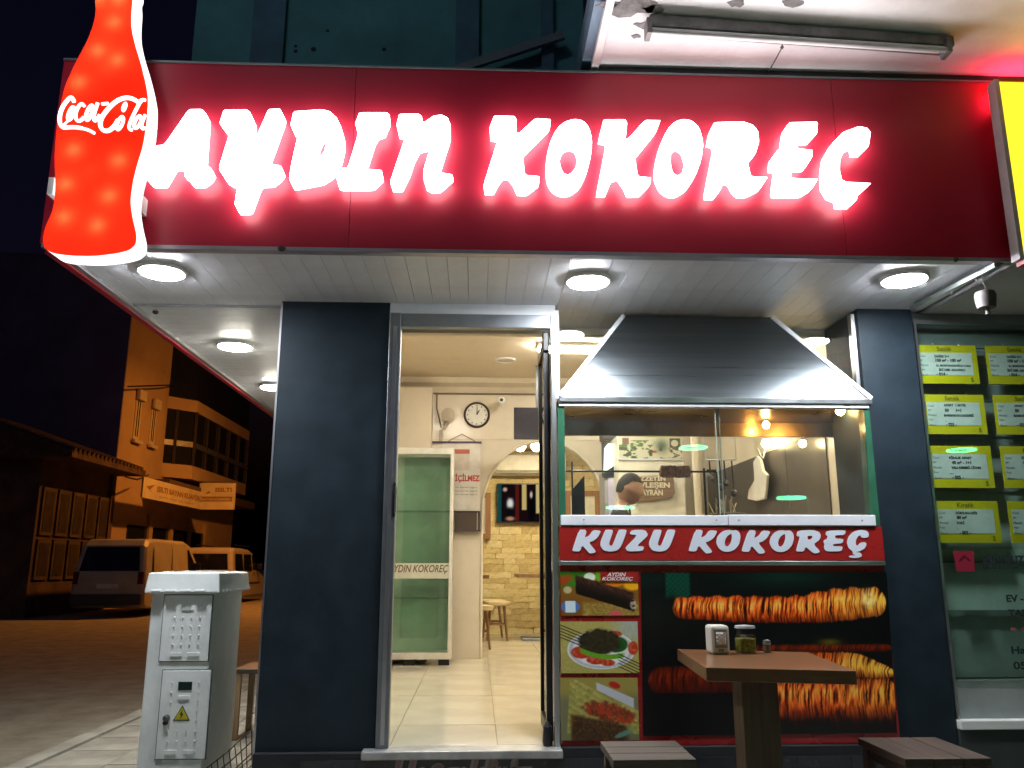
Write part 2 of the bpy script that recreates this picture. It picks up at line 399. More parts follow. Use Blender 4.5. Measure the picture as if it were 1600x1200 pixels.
SIGN = [
 (G1, [[(455,118),(590,116),(635,160),(662,215),(630,660),(680,680),(715,750),(680,810),(610,862),(490,862),(440,800),(412,780),(405,700),(335,700),(290,780),(240,862),(95,862),(40,800),(35,770),(60,680),(110,500),(120,470),(220,458)]]),
 (G1, [[(790,122),(1020,118),(1060,150),(1105,250),(1108,320),(1032,540),(1045,540),(1130,320),(1220,118),(1345,112),(1400,215),(1245,640),(1355,660),(1390,740),(1350,800),(1270,858),(1160,862),(1065,1120),(935,1130),(890,1040),(915,880),(820,830),(735,700),(840,360),(810,350),(745,262)]]),
 (G2, [[(145,120),(390,103),(460,120),(520,175),(560,260),(582,340),(585,430),(560,540),(535,600),(492,665),(400,725),(145,772),(105,690),(130,540),(180,325),(150,315),(118,240)], [(400,375),(418,375),(402,455),(366,500),(372,440)]]),
 (G2, [[(695,128),(935,128),(960,150),(965,215),(920,325),(870,340),(840,380),(770,600),(895,610),(910,690),(820,772),(525,772),(500,680),(550,592),(598,588),(680,320),(658,225)]]),
 (G2, [[(1025,142),(1200,140),(1228,165),(1238,210),(1320,155),(1390,148),(1445,175),(1470,240),(1470,345),(1380,630),(1480,645),(1495,690),(1380,790),(1310,795),(1255,770),(1225,680),(1230,600),(1280,440),(1210,455),(1170,530),(1130,650),(1065,782),(970,782),(950,720),(955,690),(1075,340),(1025,335),(1002,240)]]),
 (G3, [[(155,95),(325,100),(345,135),(342,240),(480,115),(612,125),(605,200),(390,415),(400,480),(410,560),(522,570),(520,640),(420,715),(335,712),(300,630),(265,590),(235,590),(205,630),(165,705),(82,708),(70,640),(180,290),(125,282),(118,190)]]),
 (G3, [[(790,120),(860,135),(910,190),(935,290),(925,420),(890,560),(840,660),(770,715),(700,728),(630,705),(575,640),(555,540),(565,400),(600,280),(650,190),(715,140)], [(745,360),(790,370),(805,430),(790,510),(740,560),(705,545),(680,480),(685,420),(710,375)]]),
 (G3, [[(1010,125),(1190,125),(1208,160),(1195,285),(1335,130),(1470,132),(1440,220),(1270,430),(1290,570),(1395,580),(1390,640),(1305,725),(1200,728),(1170,660),(1125,595),(1085,610),(1040,725),(955,725),(960,680),(1030,315),(968,305),(985,220)]]),
 (G4, [[(215,105),(270,118),(320,165),(350,270),(335,390),(290,510),(235,590),(160,635),(100,630),(45,590),(8,510),(10,420),(40,290),(90,180),(150,120)], [(160,310),(195,330),(215,400),(200,460),(170,490),(140,470),(127,410),(130,340)]]),
 (G4, [[(410,128),(610,122),(680,145),(720,195),(725,270),(700,350),(650,410),(670,495),(790,498),(730,590),(650,630),(580,635),(540,600),(510,545),(485,545),(460,600),(425,645),(348,645),(350,600),(405,320),(400,290),(362,285),(380,190)]]),
 (G4, [[(920,128),(1122,124),(1118,210),(1060,272),(985,275),(985,305),(1085,315),(1085,370),(1030,455),(945,455),(945,505),(1130,510),(1080,590),(1010,632),(815,635),(802,610),(820,460),(785,460),(790,380),(840,315),(862,305),(880,180)]]),
 (G4, [[(1390,155),(1450,165),(1480,200),(1465,300),(1410,355),(1345,355),(1340,310),(1300,330),(1272,390),(1270,460),(1285,520),(1310,530),(1490,540),(1440,590),(1390,630),(1385,660),(1335,710),(1240,708),(1235,665),(1180,640),(1140,570),(1137,470),(1150,370),(1200,280),(1280,195)]]),
]
YL = YF - .072                # letter faces stand 7 cm proud of the board
def letter_from(loops, g, Y, depth, name, m, parent, sm=1, mside=None, k=.2, offset=0.):
    sc, ox, oy = g; out = []
    for lp in loops:
        q = [at(ox + x/sc, oy + y/sc, Y=Y) for x, y in lp]
        out.append(smooth_loop([(p.x, p.z) for p in q], sm, k))
    me = glyph_mesh(name, out, depth/2, 0., offset)
    me.materials.append(m)
    if mside:
        me.materials.append(mside); me.materials.append(ledback)
        for p in me.polygons:
            if abs(p.normal.z) < .5: p.material_index = 1
            elif p.normal.z < -.5: p.material_index = 2
    return link(name, me, None, parent, (0, Y + depth/2, 0), (R(90), 0, 0))
for g, loops in SIGN:
    letter_from(loops, g, YL, .036, 'letter', ledw, sign, 1, ledside, .2 if len(loops) > 1 and g != G2 else .09, -.006)

# ------------------------------------------------------------------ bottle light box
YB = YF - .22
bot = thing('bottle_sign', 'glowing red contour bottle light box at the left end of sign board', 'light box', tuple(at(145, 405, Y=YB)))
bp = [(565,0),(560,60),(560,120),(575,190),(600,270),(620,350),(632,420),(625,520),(610,620),(585,700),(565,780),(555,860),(565,930),(582,1000),(580,1040),(555,1065),(500,1080),(400,1092),(300,1090),(225,1080),(190,1060),(180,1020),(195,960),(225,900),(238,800),(232,700),(235,600),(250,480),(275,370),(320,270),(370,180),(400,100),(410,40),(405,0),(412,-40),(403,-60),(412,-160),(558,-160),(572,-60),(562,-40)]
GB = (2.728, 0, 0)
loop = []
for x, y in bp:
    p = at(x/2.728, y/2.728, Y=YB); loop.append((p.x, p.z))
loop = smooth_loop(loop, 2)
cx = sum(p[0] for p in loop)/len(loop)
# red diffusing face (thin sheet), white lit side band, white back and led modules inside
def diffuser_mat(name, col, k=.9):
    m = bpy.data.materials.new(name); m.use_nodes = True
    n = m.node_tree.nodes; l = m.node_tree.links; n.remove(n['Principled BSDF'])
    t = n.new('ShaderNodeBsdfTranslucent'); t.inputs['Color'].default_value = (*col, 1)
    d = n.new('ShaderNodeBsdfDiffuse'); d.inputs['Color'].default_value = (*[c*.5 for c in col], 1)
    mx = n.new('ShaderNodeMixShader'); mx.inputs[0].default_value = 1-k
    l.new(t.outputs[0], mx.inputs[1]); l.new(d.outputs[0], mx.inputs[2]); l.new(mx.outputs[0], n['Material Output'].inputs['Surface'])
    return m
redface = diffuser_mat('red_acrylic_face', (.93, .022, .006))
fm = glyph_mesh('front_face', [loop], 0); link('front_face', fm, redface, bot, (0, YB, 0), (R(90), 0, 0))
DT = .115
mb = MB(); n = len(loop)
vs = [(x, YB+.002, z) for x, z in loop] + [(x, YB+DT, z) for x, z in loop]
mb.add(vs, [(i, (i+1) % n, n+(i+1) % n, n+i) for i in range(n)])
mb.build('side_band', emit('white_side_band', (1, .96, .95), .62), bot)
bm_ = glyph_mesh('back_plate', [loop], .002); link('back_plate', bm_, white, bot, (0, YB+DT, 0), (R(90), 0, 0))
ledm = emit('led_module', (1, .95, .9), 20.)
for x, y in ((500,115),(430,20),(520,20),(430,235),(515,275),(350,370),(460,320),(330,655),(520,700),(295,800),(480,850),(290,940),(430,975),(400,560),(520,470),(340,480),(400,745)):
    p = at(x/2.728, y/2.728, Y=YB+.035); s = .013
    weak = (x, y) in ((400,560),(520,470),(340,480),(400,745),(460,320))
    B(p.x-s, p.x+s, YB+.035, YB+.039, p.z-s, p.z+s).build('led_module', ledm if not weak else emit('led_module_weak', (1,.95,.9), 2.5), bot)
scr = emit('script_white', (1, .97, .95), .9)
def ell(cx, cy, rx, ry, sl=-.35, n=14): return [(cx+rx*math.cos(2*math.pi*k/n)+sl*ry*math.sin(2*math.pi*k/n), cy+ry*math.sin(2*math.pi*k/n)) for k in range(n+1)]
STROKES = [([(405,260),(390,205),(355,195),(300,250),(235,350),(205,460),(210,570),(250,622),(330,612),(430,610),(520,625)], 27), ([(500,620),(610,650),(690,695)], 22), ([(240,610),(300,540),(360,500)], 15),
  (ell(365,420,34,92), 23), ([(550,320),(520,278),(465,320),(420,430),(440,525),(495,525),(545,470)], 24), (ell(620,410,38,105), 24), ([(735,275),(680,430),(680,525),(720,515),(765,440)], 24), ([(790,290),(885,280)], 22),
  ([(1300,262),(1210,208),(1110,198),(985,250),(865,370),(785,480),(765,580),(800,655),(880,668),(960,610),(1020,510)], 30), (ell(1105,330,22,58,-.3), 15), (ell(1045,555,36,92), 22),
  ([(1398,235),(1345,225),(1265,370),(1175,560),(1170,640),(1215,650)], 23), ([(1300,262),(1345,228)], 20), (ell(1290,540,40,88), 22), ([(1395,440),(1345,560),(1345,640),(1400,620)], 22)]
for st, wd in STROKES:
    pts = [at(70+x/8.889, 130+y/8.889, Y=YB-.006) for x, y in st]
    for _ in range(2):
        if len(pts) > 2: pts = [pts[0]] + [p for i in range(len(pts)-1) for p in (pts[i].lerp(pts[i+1], .25), pts[i].lerp(pts[i+1], .75))] + [pts[-1]]
    MB().tube(pts, wd/8.889*3.42/1280, 6).build('script_lettering', scr, bot)
for px, py in ((83, 290), (205, 300)):
    p = at(px, py, Y=YB+.07)
    B(p.x-.012, p.x+.012, YB+.05, YF+.02, p.z-.05, p.z+.03).build('wall_bracket', white, bot)

# ------------------------------------------------------------------ balcony slab above, dead fluorescent batten
conc = mat('white_painted_concrete', (.90, .89, .91), .75, var=.10, scale=2.0, bump=.25, bscale=25)
slab = thing('balcony_slab', 'white painted concrete balcony underside with peeling corner above the sign', 'balcony', (1.5, -1.0, 3.66))
BX = .545
MB().box(BX+.03, 6.0, -1.42, .3, 3.665, 3.86).build('slab', conc, slab, bevel=.01)
B(BX-.005, BX+.03, -1.43, -.72, 3.645, 3.875).build('edge_trim', white, slab)
B(BX-.05, BX-.005, -1.30, .0, 3.68, 3.86).build('blue_edge', mat('blue_grey_paint', (.16, .24, .33), .6), slab)
B(BX+.03, 6.0, -.80, -.76, 3.628, 3.664).build('shadow_gap', mat('dark_gap', (.03, .03, .035), .8), slab)  # dark strip set in for the shade between sign top and slab
B(BX+.031, 6.0, -1.43, -1.38, 3.64, 3.86).build('drip_edge', conc, slab)
# peeling paint flakes
flm = mat('bare_concrete', (.22, .21, .21), .95, var=.35, scale=14, bump=.6, bscale=60)
for px, py, s in ((985, 12, .13), (1004, 40, .05), (995, 57, .03), (950, 8, .06), (1020, 15, .07), (1150, 6, .05), (1240, 5, .06)):
    p = at(px, py, Z=3.662); q = []
    for k_ in range(13):
        t = 2*math.pi*k_/13; r = s*random.uniform(.45, 1.0); q.append((p.x+r*math.cos(t), p.y+.6*r*math.sin(t), 3.6645))
    MB().prism(q, (0, 0, -.0035)).build('peeled_patch', flm, slab)
bat = thing('fluorescent_batten', 'unlit dusty fluorescent batten fixed under the white balcony slab', 'lamp', tuple(at(1247, 55, Z=3.66)))
a, b = at(1012, 38, Z=3.63), at(1483, 72, Z=3.63)
gm = mat('dusty_grey_metal', (.16, .155, .155), .6, .3, var=.3, scale=12)
MB().bar(a, b, .085, .055).build('body', gm, bat, bevel=.008)
off = Vector((0, .055, -.035)); a2, b2 = at(1014, 48, Z=3.575), at(1481, 78, Z=3.575)
MB().tube([a2, b2], .013, 12).build('tube', mat('dead_tube', (.45, .44, .45), .3), bat, smooth=True)
MB().bar(a2+Vector((.01,.03,.02)), b2+Vector((-.01,.03,.02)), .05, .004).build('reflector', white, bat)
for e, s in ((a2, 1), (b2, -1)):
    B(e.x-.012, e.x+.012, e.y-.02, e.y+.05, e.z-.02, 3.63).build('lamp_holder', gm, bat, bevel=.003)
wa, wb = at(1222, 74, Z=3.60), at(1197, 118, Z=3.66)
wire = MB().tube([wb, (wa+wb)/2+Vector((0,0,-.004)), wa, at(1226, 40, Z=3.655)], .0035, 6).build('hanging_wire', gm)
tag(wire, 'thin grey wire hanging from the batten to the sign top', 'wire')
MB().lathe([(.004, .008), (.009, 0), (.004, -.008)], wa, 8).build('wire_tip', gm, wire)
# ------------------------------------------------------------------ door frame, sill, step
door = thing('shop_door', 'open glass shop door in grey aluminium frame beside navy pillar', 'door', (-.05, 0, FL))
DT_ = 2.545
B(-.50, -.435, -.015, .05, FL, DT_+.08).build('frame_post', alud, door, bevel=.004)
B(-.475, -.455, -.024, -.0155, FL+.02, DT_).build('post_rib', alu, door)
B(.396, .425, -.012, .05, FL, DT_+.08).build('frame_post', alu, door, bevel=.004)
B(-.435, .396, -.010, .045, DT_, DT_+.078).build('frame_head', alud, door, bevel=.004)
B(-.50, .425, .004, .04, DT_+.079, ZS+.010).build('head_filler', pvc, door)
sill = MB().box(-.56, .43, -.085, .06, FL-.038, FL+.002).build('sill', mat('worn_sill', (.42, .42, .42), .45, .5, var=.25, scale=9), door, bevel=.006)
B(-.44, -.43, -.03, -.016, 1.52, 1.66).build('latch', alu, door)
B(-.447, -.437, -.02, -.0, 1.50, 1.68).build('lock_slot', black, door)
# leaf swung inwards, seen nearly edge-on
leaf = B(.362, .395, .05, .085, FL+.02, DT_-.02).build('leaf_stile', black, door)
B(.366, .392, .50, .535, FL+.02, DT_-.02).build('leaf_stile', black, door)
B(.366, .392, .085, .50, FL+.02, FL+.09).build('leaf_rail', black, door)
B(.366, .392, .085, .50, DT_-.08, DT_-.02).build('leaf_rail', black, door)
B(.376, .381, .085, .50, FL+.09, DT_-.08).build('leaf_pane', glass('door_glass', (.93, .96, .94)), door)
MB().lathe([(.022, 0), (.026, .02), (.022, .09), (.006, .115)], (.362, .02, FL+.003), 12).build('floor_stop', black, door)
MB().box(.355, .392, .03, .07, DT_-.12, DT_-.01).build('door_closer', black, door, bevel=.006)
# tiled riser with welcome lettering
stp = thing('door_step', 'dark tiled step riser under the sill with Hoşgeldiniz lettering', 'step', (0, -.07, .1))
rt = mat('black_riser_tile', (.02, .024, .03), .25, var=.2)
MB().box(-1.09, .432, -.05, .3, .1, FL-.04).box(.432, 2.154, -.05, .3, .1, FL+.004).box(-1.09, -.56, -.049, -.001, FL-.0399, FL-.012).build('core', mat('step_core', (.012, .013, .016), .7), stp)
for i in range(11):
    x = -.86 + i*.274
    B(x+.0015, x+.2725, -.062, -.0505, .125, FL-.042).build('riser_tile', rt, stp)
hg = mat('pale_red_lettering', (.30, .16, .16), .5, var=.2); hgo = mat('grey_lettering_outline', (.30, .30, .30), .5)
g = link('lettering_outline', fit(text_mesh('Hoşgeldiniz', .2, bold=.016, shear=.3), w=.70, h=.205), hgo, stp, (-.42, -.0635, .125), (R(90), 0, 0))
g = link('lettering', fit(text_mesh('Hoşgeldiniz', .2, bold=.004, shear=.3), w=.685, h=.195), hg, stp, (-.412, -.0655, .130), (R(90), 0, 0))

# ------------------------------------------------------------------ counter front: posters and red name panel
x0, x1 = .432, 2.166
cu = thing('poster_board', 'red food poster panel with photos of grilled spits below the window', 'poster', (1.3, 0, FL))
redv = mat('red_vinyl', (.32, .014, .014), .28, var=.05, scale=3, coat=.2)
B(x0, x1-.002, -.012, .30, .366, 1.250).build('panel', redv, cu, bevel=.002)
prn = printed('poster_print', .30)
def kok_big(u, v):
    px = 1003 + u*395; py = 893 + (1-v)*262
    c = np.zeros(u.shape+(3,)) + np.array([.030, .035, .045])
    c = mixc(c, [.05, .16, .13], .9*np.exp(-((px-1230)/70)**2-((py-900)/16)**2))
    k = sst(1040, 1044, px)*(1-sst(1078, 1084, px))*(1-sst(930, 940, py)); gr = .5+.5*np.sin(px*.75)*np.sin(py*.75)
    c = mixc(c, np.stack([.03+.02*gr, .16+.16*gr, .13+.1*gr], -1), k)
    c = mixc(c, [.05, .12, .10], .6*(1-sst(1025, 1045, px))*(1-sst(905, 925, py)))
    def roll(c, xa, xb, top, bot, seed, dim=1., hot=None, strands=0.):
        e = np.clip(np.minimum(px-xa, xb-px)/18., 0.02, 1); e = np.sqrt(1-(1-e)**2); mid = (top+bot)/2
        t = .5+(py-mid)/(bot-top)/e; rag = .05*vnoise(u, v*0, seed+8, 150, 1)
        inside = sst(-.02, .05, t-rag)*(1-sst(.93, 1.0+strands*vnoise(u, v*0, seed+9, 90, 1), t+rag))*(px > xa)*(px < xb)
        sl = np.clip(u + .010*np.sin(2.6*t) + .008*(fnoise(u, v, seed, 30, 24)-.5), 0, 1)
        st = .62*(1-np.abs(2*vnoise(sl, v, seed+3, 170, 9)-1))+.38*fnoise(np.clip(sl+.015*t, 0, 1), v, seed+6, 70, 16, 2); st2 = vnoise(sl, v, seed+5, 220, 34)
        sh = np.clip(1.28-1.75*np.abs(t-.40), .10, 1.15)
        b = np.clip((st-.22)*1.75, 0, 1)*sh*dim*1.2
        col = np.stack([.14+1.0*b, .025+.47*b**1.45+.09*st2*b, .015+.17*b**2.4], -1)
        col = mixc(col, [1., .86, .50], .55*sst(.80, .97, st)*sst(.72, .95, st2)*sh*dim)
        if hot is not None: col = mixc(col, [1., .84, .30], hot*np.clip(st*1.5-.2, 0, 1)*sh)
        return mixc(c, col, inside)
    wob = 5*np.sin(px*.021)
    c = roll(c, 1012, 1180, 1045+wob*.4, 1092, 40, .28)
    c = roll(c, 1052, 1394, 931-14*sst(1240, 1330, px)+1.5*np.sin(px*.2), 972+8*sst(1050, 1200, px)-10*sst(1300, 1390, px), 11, .95, .85*sst(1230, 1390, px)**1.5)
    c = mixc(c, [.02, .02, .02], np.exp(-((px-1052)/5)**2-((py-945)/16)**2)*.9)
    c = mixc(c, [1., .97, .72], .9*np.exp(-((px-1366)/9)**2-((py-938)/13)**2)*(.3+.9*vnoise(u, v, 3, 70, 50)))
    c = roll(c, 1150, 1400, 1012+.0*px, 1026, 61, .30)
    c = mixc(c, [.45, .38, .08], .8*np.exp(-((px-1300)/18)**2-((py-1009)/6)**2))
    c = roll(c, 1235, 1402, 1024+28*sst(1330, 1410, px), 1070, 71, .95, .9*sst(1280, 1360, px))
    c = roll(c, 1190, 1404, 1066, 1132, 81, .95, .35*sst(1290, 1390, px), .5)
    return c + .012*(vnoise(u, v, 5, 150, 100)[..., None]-.5)
def at_y(px, py): return at(px, py, Y=-.0165)
picture('poster_photo', kok_big, [at_y(1005, 1150), at_y(1402, 1145), at_y(1385, 894), at_y(1001, 895)], 420, 280, prn, cu)
def ph1(u, v):
    n1 = fnoise(u, v, 21, 9, 7); n2 = fnoise(u, v, 29, 40, 30); c = np.zeros(u.shape+(3,)) + np.array([.50, .34, .12])
    c = mixc(c, [.20, .48, .10], sst(.40, .55, n1)*(1-sst(.25, .45, u))*sst(.55, .7, v)); c = mixc(c, [.72, .20, .08], np.exp(-((u-.05)/.06)**2-((v-.78)/.08)**2))
    c = mixc(c, [.88, .93, .84], 1-sst(.8, 1.1, np.hypot((u-.38)/.08, (v-.87)/.11))); c = mixc(c, [.42, .68, .14], 1-sst(.8, 1.1, np.hypot((u-.5)/.05, (v-.9)/.12)))
    c = mixc(c, [.95, .68, .10], 1-sst(.7, 1.15, np.hypot((u-.93)/.13, (v-.70)/.14))); c = mixc(c, [.88, .50, .08], 1-sst(.7, 1.1, np.hypot((u-.70)/.14, (v-.74)/.10)))
    c = mixc(c, np.stack([.45+.3*n2, .36+.25*n2, .16+.12*n2], -1), (1-sst(.24, .34, v))*sst(.25, .3, u)); c = mixc(c, [.82, .35, .38], 1-sst(.7, 1.1, np.hypot((u-.70)/.09, (v-.05)/.07)))
    d = (v-.60) + (u-.45)*.55; st = fnoise(u+.35*v, v, 31, 60, 14)
    m = (1-sst(.21, .235, np.abs(d+.03)+.02*n2))*sst(.20, .22, u+.03*n2)*(1-sst(.93, .96, u+.02*n2)); hl = np.clip(.35+2.4*d, .1, 1)
    c = mixc(c, np.stack([.07+.55*st*hl, .04+.33*st*hl, .035+.24*st*hl], -1), m)
    c = mixc(c, [.74, .70, .62], .85*(1-sst(.6, 1.1, np.hypot((u-.93)/.05, (v-.24)/.14))*1.0)*sst(.4, .6, n2)); c = mixc(c, [.78, .72, .56], .9*(1-sst(.7, 1.1, np.hypot((u-.09)/.06, (v-.58)/.09))))
    c = mixc(c, [.32, .46, .72], 1-sst(.115, .13, np.hypot(u-.12, (v-.2)*.9))); c = mixc(c, [.84, .92, .95], (1-sst(.06, .072, np.abs(u-.12)))*(1-sst(.12, .14, np.abs(v-.2))))
    return c
def ph2(u, v):
    c = np.zeros(u.shape+(3,)) + np.array([.62, .58, .32]); c = mixc(c, [.60, .62, .56], sst(.55, .9, u)*sst(.5, .8, v))
    e = np.hypot((u-.52)/.44, (v-.45)/.38); c = mixc(c, [.80, .81, .80], 1-sst(.97, 1.01, e)); c = mixc(c, [.66, .68, .70], sst(.80, .86, e)*(1-sst(.93, .97, e)))
    for (a, b, ra, rb) in ((.27, .40, .15, .13), (.45, .25, .13, .09), (.60, .20, .1, .07), (.70, .75, .10, .07), (.93, .48, .07, .14)):
        c = mixc(c, [.66, .17, .07], (1-sst(.8, 1.05, np.hypot((u-a)/ra, (v-b)/rb)))*(.6+.5*vnoise(u, v, 4, 30, 25)))
    c = mixc(c, [.12, .30, .10], 1-sst(.85, 1.05, np.hypot((u-.72)/.15, (v-.55)/.16)))
    n = fnoise(u, v, 8, 26, 20); c = mixc(c, np.stack([.10+.16*n, .09+.13*n, .06+.07*n], -1), 1-sst(.85, 1.08, np.hypot((u-.50)/.28, (v-.60)/.26)+.25*(n-.5)))
    c = mixc(c, np.stack([.30+.1*n, .50+.15*n, .10+0*n], -1), 1-sst(.035, .055, np.abs(v-.34-.9*(u-.5)**2*1.2))*1.0) if False else mixc(c, [.36, .58, .12], (1-sst(.035, .055, np.abs(v-.31-1.0*(u-.62)**2)))*sst(.22, .27, u)*(1-sst(.78, .84, u)))
    for k in range(5):
        l = v - (.90-.06*k - .62*(u-.05)); c = mixc(c, [.07, .06, .06], (1-sst(.006, .014, np.abs(l)))*(1-sst(.26, .3, u)))
        l = v - (.36-.06*k - .72*(u-.75)); c = mixc(c, [.10, .08, .08], (1-sst(.006, .014, np.abs(l)))*sst(.72, .76, u))
    return np.clip(c*1.12 + .10*(fnoise(u, v, 77, 45, 35)[..., None]-.5), 0, 1)
def ph3(u, v):
    n = fnoise(u, v, 17, 24, 19, 4); n2 = vnoise(u, v, 19, 60, 45); c = np.zeros(u.shape+(3,)) + np.array([.50, .50, .36])
    c = mixc(c, [.66, .60, .30], sst(.60, .8, v)); c = mixc(c, [.80, .83, .86], (1-sst(.13, .15, np.abs(v-.66+.55*(u-.70))))*sst(.45, .48, u)*(1-sst(.93, .96, u)))
    edge = .98-.62*np.maximum(u-.20, 0); rib = .5+.5*np.sin(60*(u*.75+v*.9)+6*n)
    tri = sst(.06, .08, u-.06*v)*(1-sst(-.02, .0, v-edge))*sst(.08, .12, v)
    c = mixc(c, np.stack([.52+.26*n+.10*rib, .50+.24*n+.10*rib, .24+.16*n+.06*rib], -1), tri)
    f = (1-sst(.75, 1.05, np.hypot((u-.63)/.36, (v-.45+.28*(u-.6))/.17)+.35*(n-.5)))
    c = mixc(c, np.stack([.34+.55*n*n2+.2*n, .17+.40*n*n2, .10+.18*n*n2], -1), f); c = mixc(c, [.78, .22, .10], f*sst(.62, .7, vnoise(u, v, 23, 22, 16))*.8)
    g = (1-sst(.28, .36, v+.25*(u-.5)))*sst(.10, .16, u)*(1-sst(.78, .92, u)); c = mixc(c, np.stack([.20+.42*n*n2, .13+.28*n*n2, .07+.12*n*n2], -1), g)
    c = mixc(c, [.40, .60, .55], .9*(1-sst(.6, 1.1, np.hypot((u-.80)/.14, (v-.10-.45*(u-.80))/.05)))); c = mixc(c, [.78, .16, .08], 1-sst(.7, 1.1, np.hypot((u-.70)/.08, (v-.88+.3*(u-.7))/.06)))
    return c*.95
for fn, (a, b) in ((ph1, (893, 962)), (ph2, (971, 1052)), (ph3, (1059, 1157))):
    picture('poster_photo', fn, [at_y(877, b), at_y(999, b-.5), at_y(996, a), at_y(875, a)], 190, 140, prn, cu)
p = at_y(938, 905); q = at_y(997, 893)
B(p.x, q.x, -.0200, -.0172, p.z-.012, q.z).build('caption_patch', redv, cu)
text('AYDIN', white, cu, (p.x+.035, -.0207, p.z+.014), w=.10, h=.020, shear=.25, bold=.002)
text('KOKOREÇ', white, cu, (p.x+.008, -.0207, p.z-.011), w=.165, h=.022, shear=.25, bold=.002)

sg = thing('counter_sign', 'red strip sign with white slanted letters KUZU KOKOREÇ under the window', 'sign', (1.3, -.02, 1.27))
B(x0, x1+.004, -.022, .30, 1.276, 1.455).build('panel', redv, sg, bevel=.002)
B(x0-.006, x1+.004, -.030, .02, 1.2515, 1.2745).build('chrome_strip', alu, sg, bevel=.004)
c5, c6, c7 = (7.619, 870, 815), (9.412, 1060, 815), (8.889, 1220, 815)
gK = [[(250,118),(345,120),(360,150),(330,240),(400,205),(455,125),(550,130),(572,150),(520,240),(460,285),(390,305),(500,435),(480,460),(410,470),(380,440),(295,345),(265,440),(160,435),(150,415)]]
gU = [[(600,95),(665,98),(668,120),(620,265),(640,290),(665,280),(735,100),(760,92),(825,97),(832,120),(770,290),(720,345),(640,358),(560,345),(518,290),(520,240),(575,100)]]
gZ = [[(900,98),(1050,97),(1085,150),(1075,175),(950,290),(1025,292),(1040,310),(1020,350),(845,355),(818,320),(825,300),(965,158),(880,155),(868,135)]]
gO = [[(740,122),(785,130),(860,125),(905,170),(915,240),(890,340),(830,410),(750,445),(660,440),(590,390),(555,310),(570,230),(620,165),(680,130)], [(785,170),(790,240),(770,320),(730,365),(695,360),(680,320),(690,260),(720,210)]]
gR = [[(240,125),(440,115),(530,140),(560,190),(540,250),(455,315),(545,410),(530,430),(470,445),(430,420),(345,345),(320,415),(220,415),(212,400),(270,205),(230,205),(218,180)], [(370,200),(430,195),(445,215),(420,245),(375,250)]]
gE = [[(640,125),(890,120),(903,140),(885,185),(750,190),(760,235),(865,240),(870,265),(850,300),(740,310),(720,325),(730,340),(850,345),(860,360),(845,410),(650,415),(610,390),(600,350),(610,310),(595,290),(600,260),(640,240),(655,200),(620,185)]]
gC = [[(1100,115),(1190,125),(1225,165),(1215,215),(1150,230),(1115,215),(1110,190),(1080,195),(1045,250),(1040,310),(1060,340),(1110,290),(1170,285),(1195,310),(1170,370),(1100,410),(1040,425),(1100,430),(1130,460),(1120,490),(1050,508),(960,500),(945,485),(970,470),(1045,470),(1000,450),(1000,410),(940,365),(918,290),(940,210),(1010,140)]]
vin = mat('pale_blue_white_vinyl', (.66, .70, .80), .35, var=.03)
def sh(g, dx, dy=0): return (g[0], g[1]+dx, g[2]+dy)
for gl, g in ((gK, sh(c6, -181.8)), (gU, c5), (gZ, c5), (gU, sh(c5, 76.1)), (gK, c6), (gO, c6), (gK, sh(c6, 82.9, .6)), (gO, sh(c6, 83.4, .4)), (gR, c7), (gE, c7), (gC, c7)):
    letter_from(gl, g, -.0255, .003, 'letter', vin, sg, 1)

# ------------------------------------------------------------------ serving window above the sign
win = thing('serving_window', 'sliding glass serving window in white frame above red strip sign', 'window', (1.3, 0, 1.46))
wf = mat('white_window_frame', (.70, .72, .78), .35, var=.05)
gg = mat('green_edge_glass', (.028, .11, .065), .15, var=.15)  # window edge strips; green LED reflection on the frame put into their colour
ztop = 2.10
B(x0+.006, 1.335, -.028, .05, 1.4575, 1.512).build('bottom_rail', wf, win, bevel=.004)
B(1.337, 2.135, -.033, .05, 1.4575, 1.516).build('bottom_rail', wf, win, bevel=.004)
for xx in (.56, 1.27, 1.39, 2.06):
    MB().lathe([(.005, 0), (.004, .002)], (xx, -.0335, 1.487), 8, 'y').build('screw', alud, win)
B(x0+.006, 2.16, -.030, .03, ztop, ztop+.022).build('top_rail', wf, win, bevel=.003)
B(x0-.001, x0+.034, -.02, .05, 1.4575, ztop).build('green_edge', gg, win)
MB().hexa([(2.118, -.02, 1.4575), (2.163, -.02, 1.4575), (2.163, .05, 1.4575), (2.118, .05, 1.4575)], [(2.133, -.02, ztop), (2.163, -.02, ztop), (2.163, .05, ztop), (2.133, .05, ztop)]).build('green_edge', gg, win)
gl = glass('window_glass', (.95, .97, .95), 1.5, .0, .014)
B(x0+.034, 1.330, .012, .017, 1.512, ztop).build('pane', gl, win)
B(1.300, 2.125, -.004, .001, 1.516, ztop).build('pane', gl, win)
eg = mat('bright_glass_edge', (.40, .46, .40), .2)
B(1.300, 1.304, -.0045, .0015, 1.516, ztop).build('pane_edge', eg, win); B(1.3262, 1.3302, .0115, .0175, 1.512, ztop).build('pane_edge', eg, win)
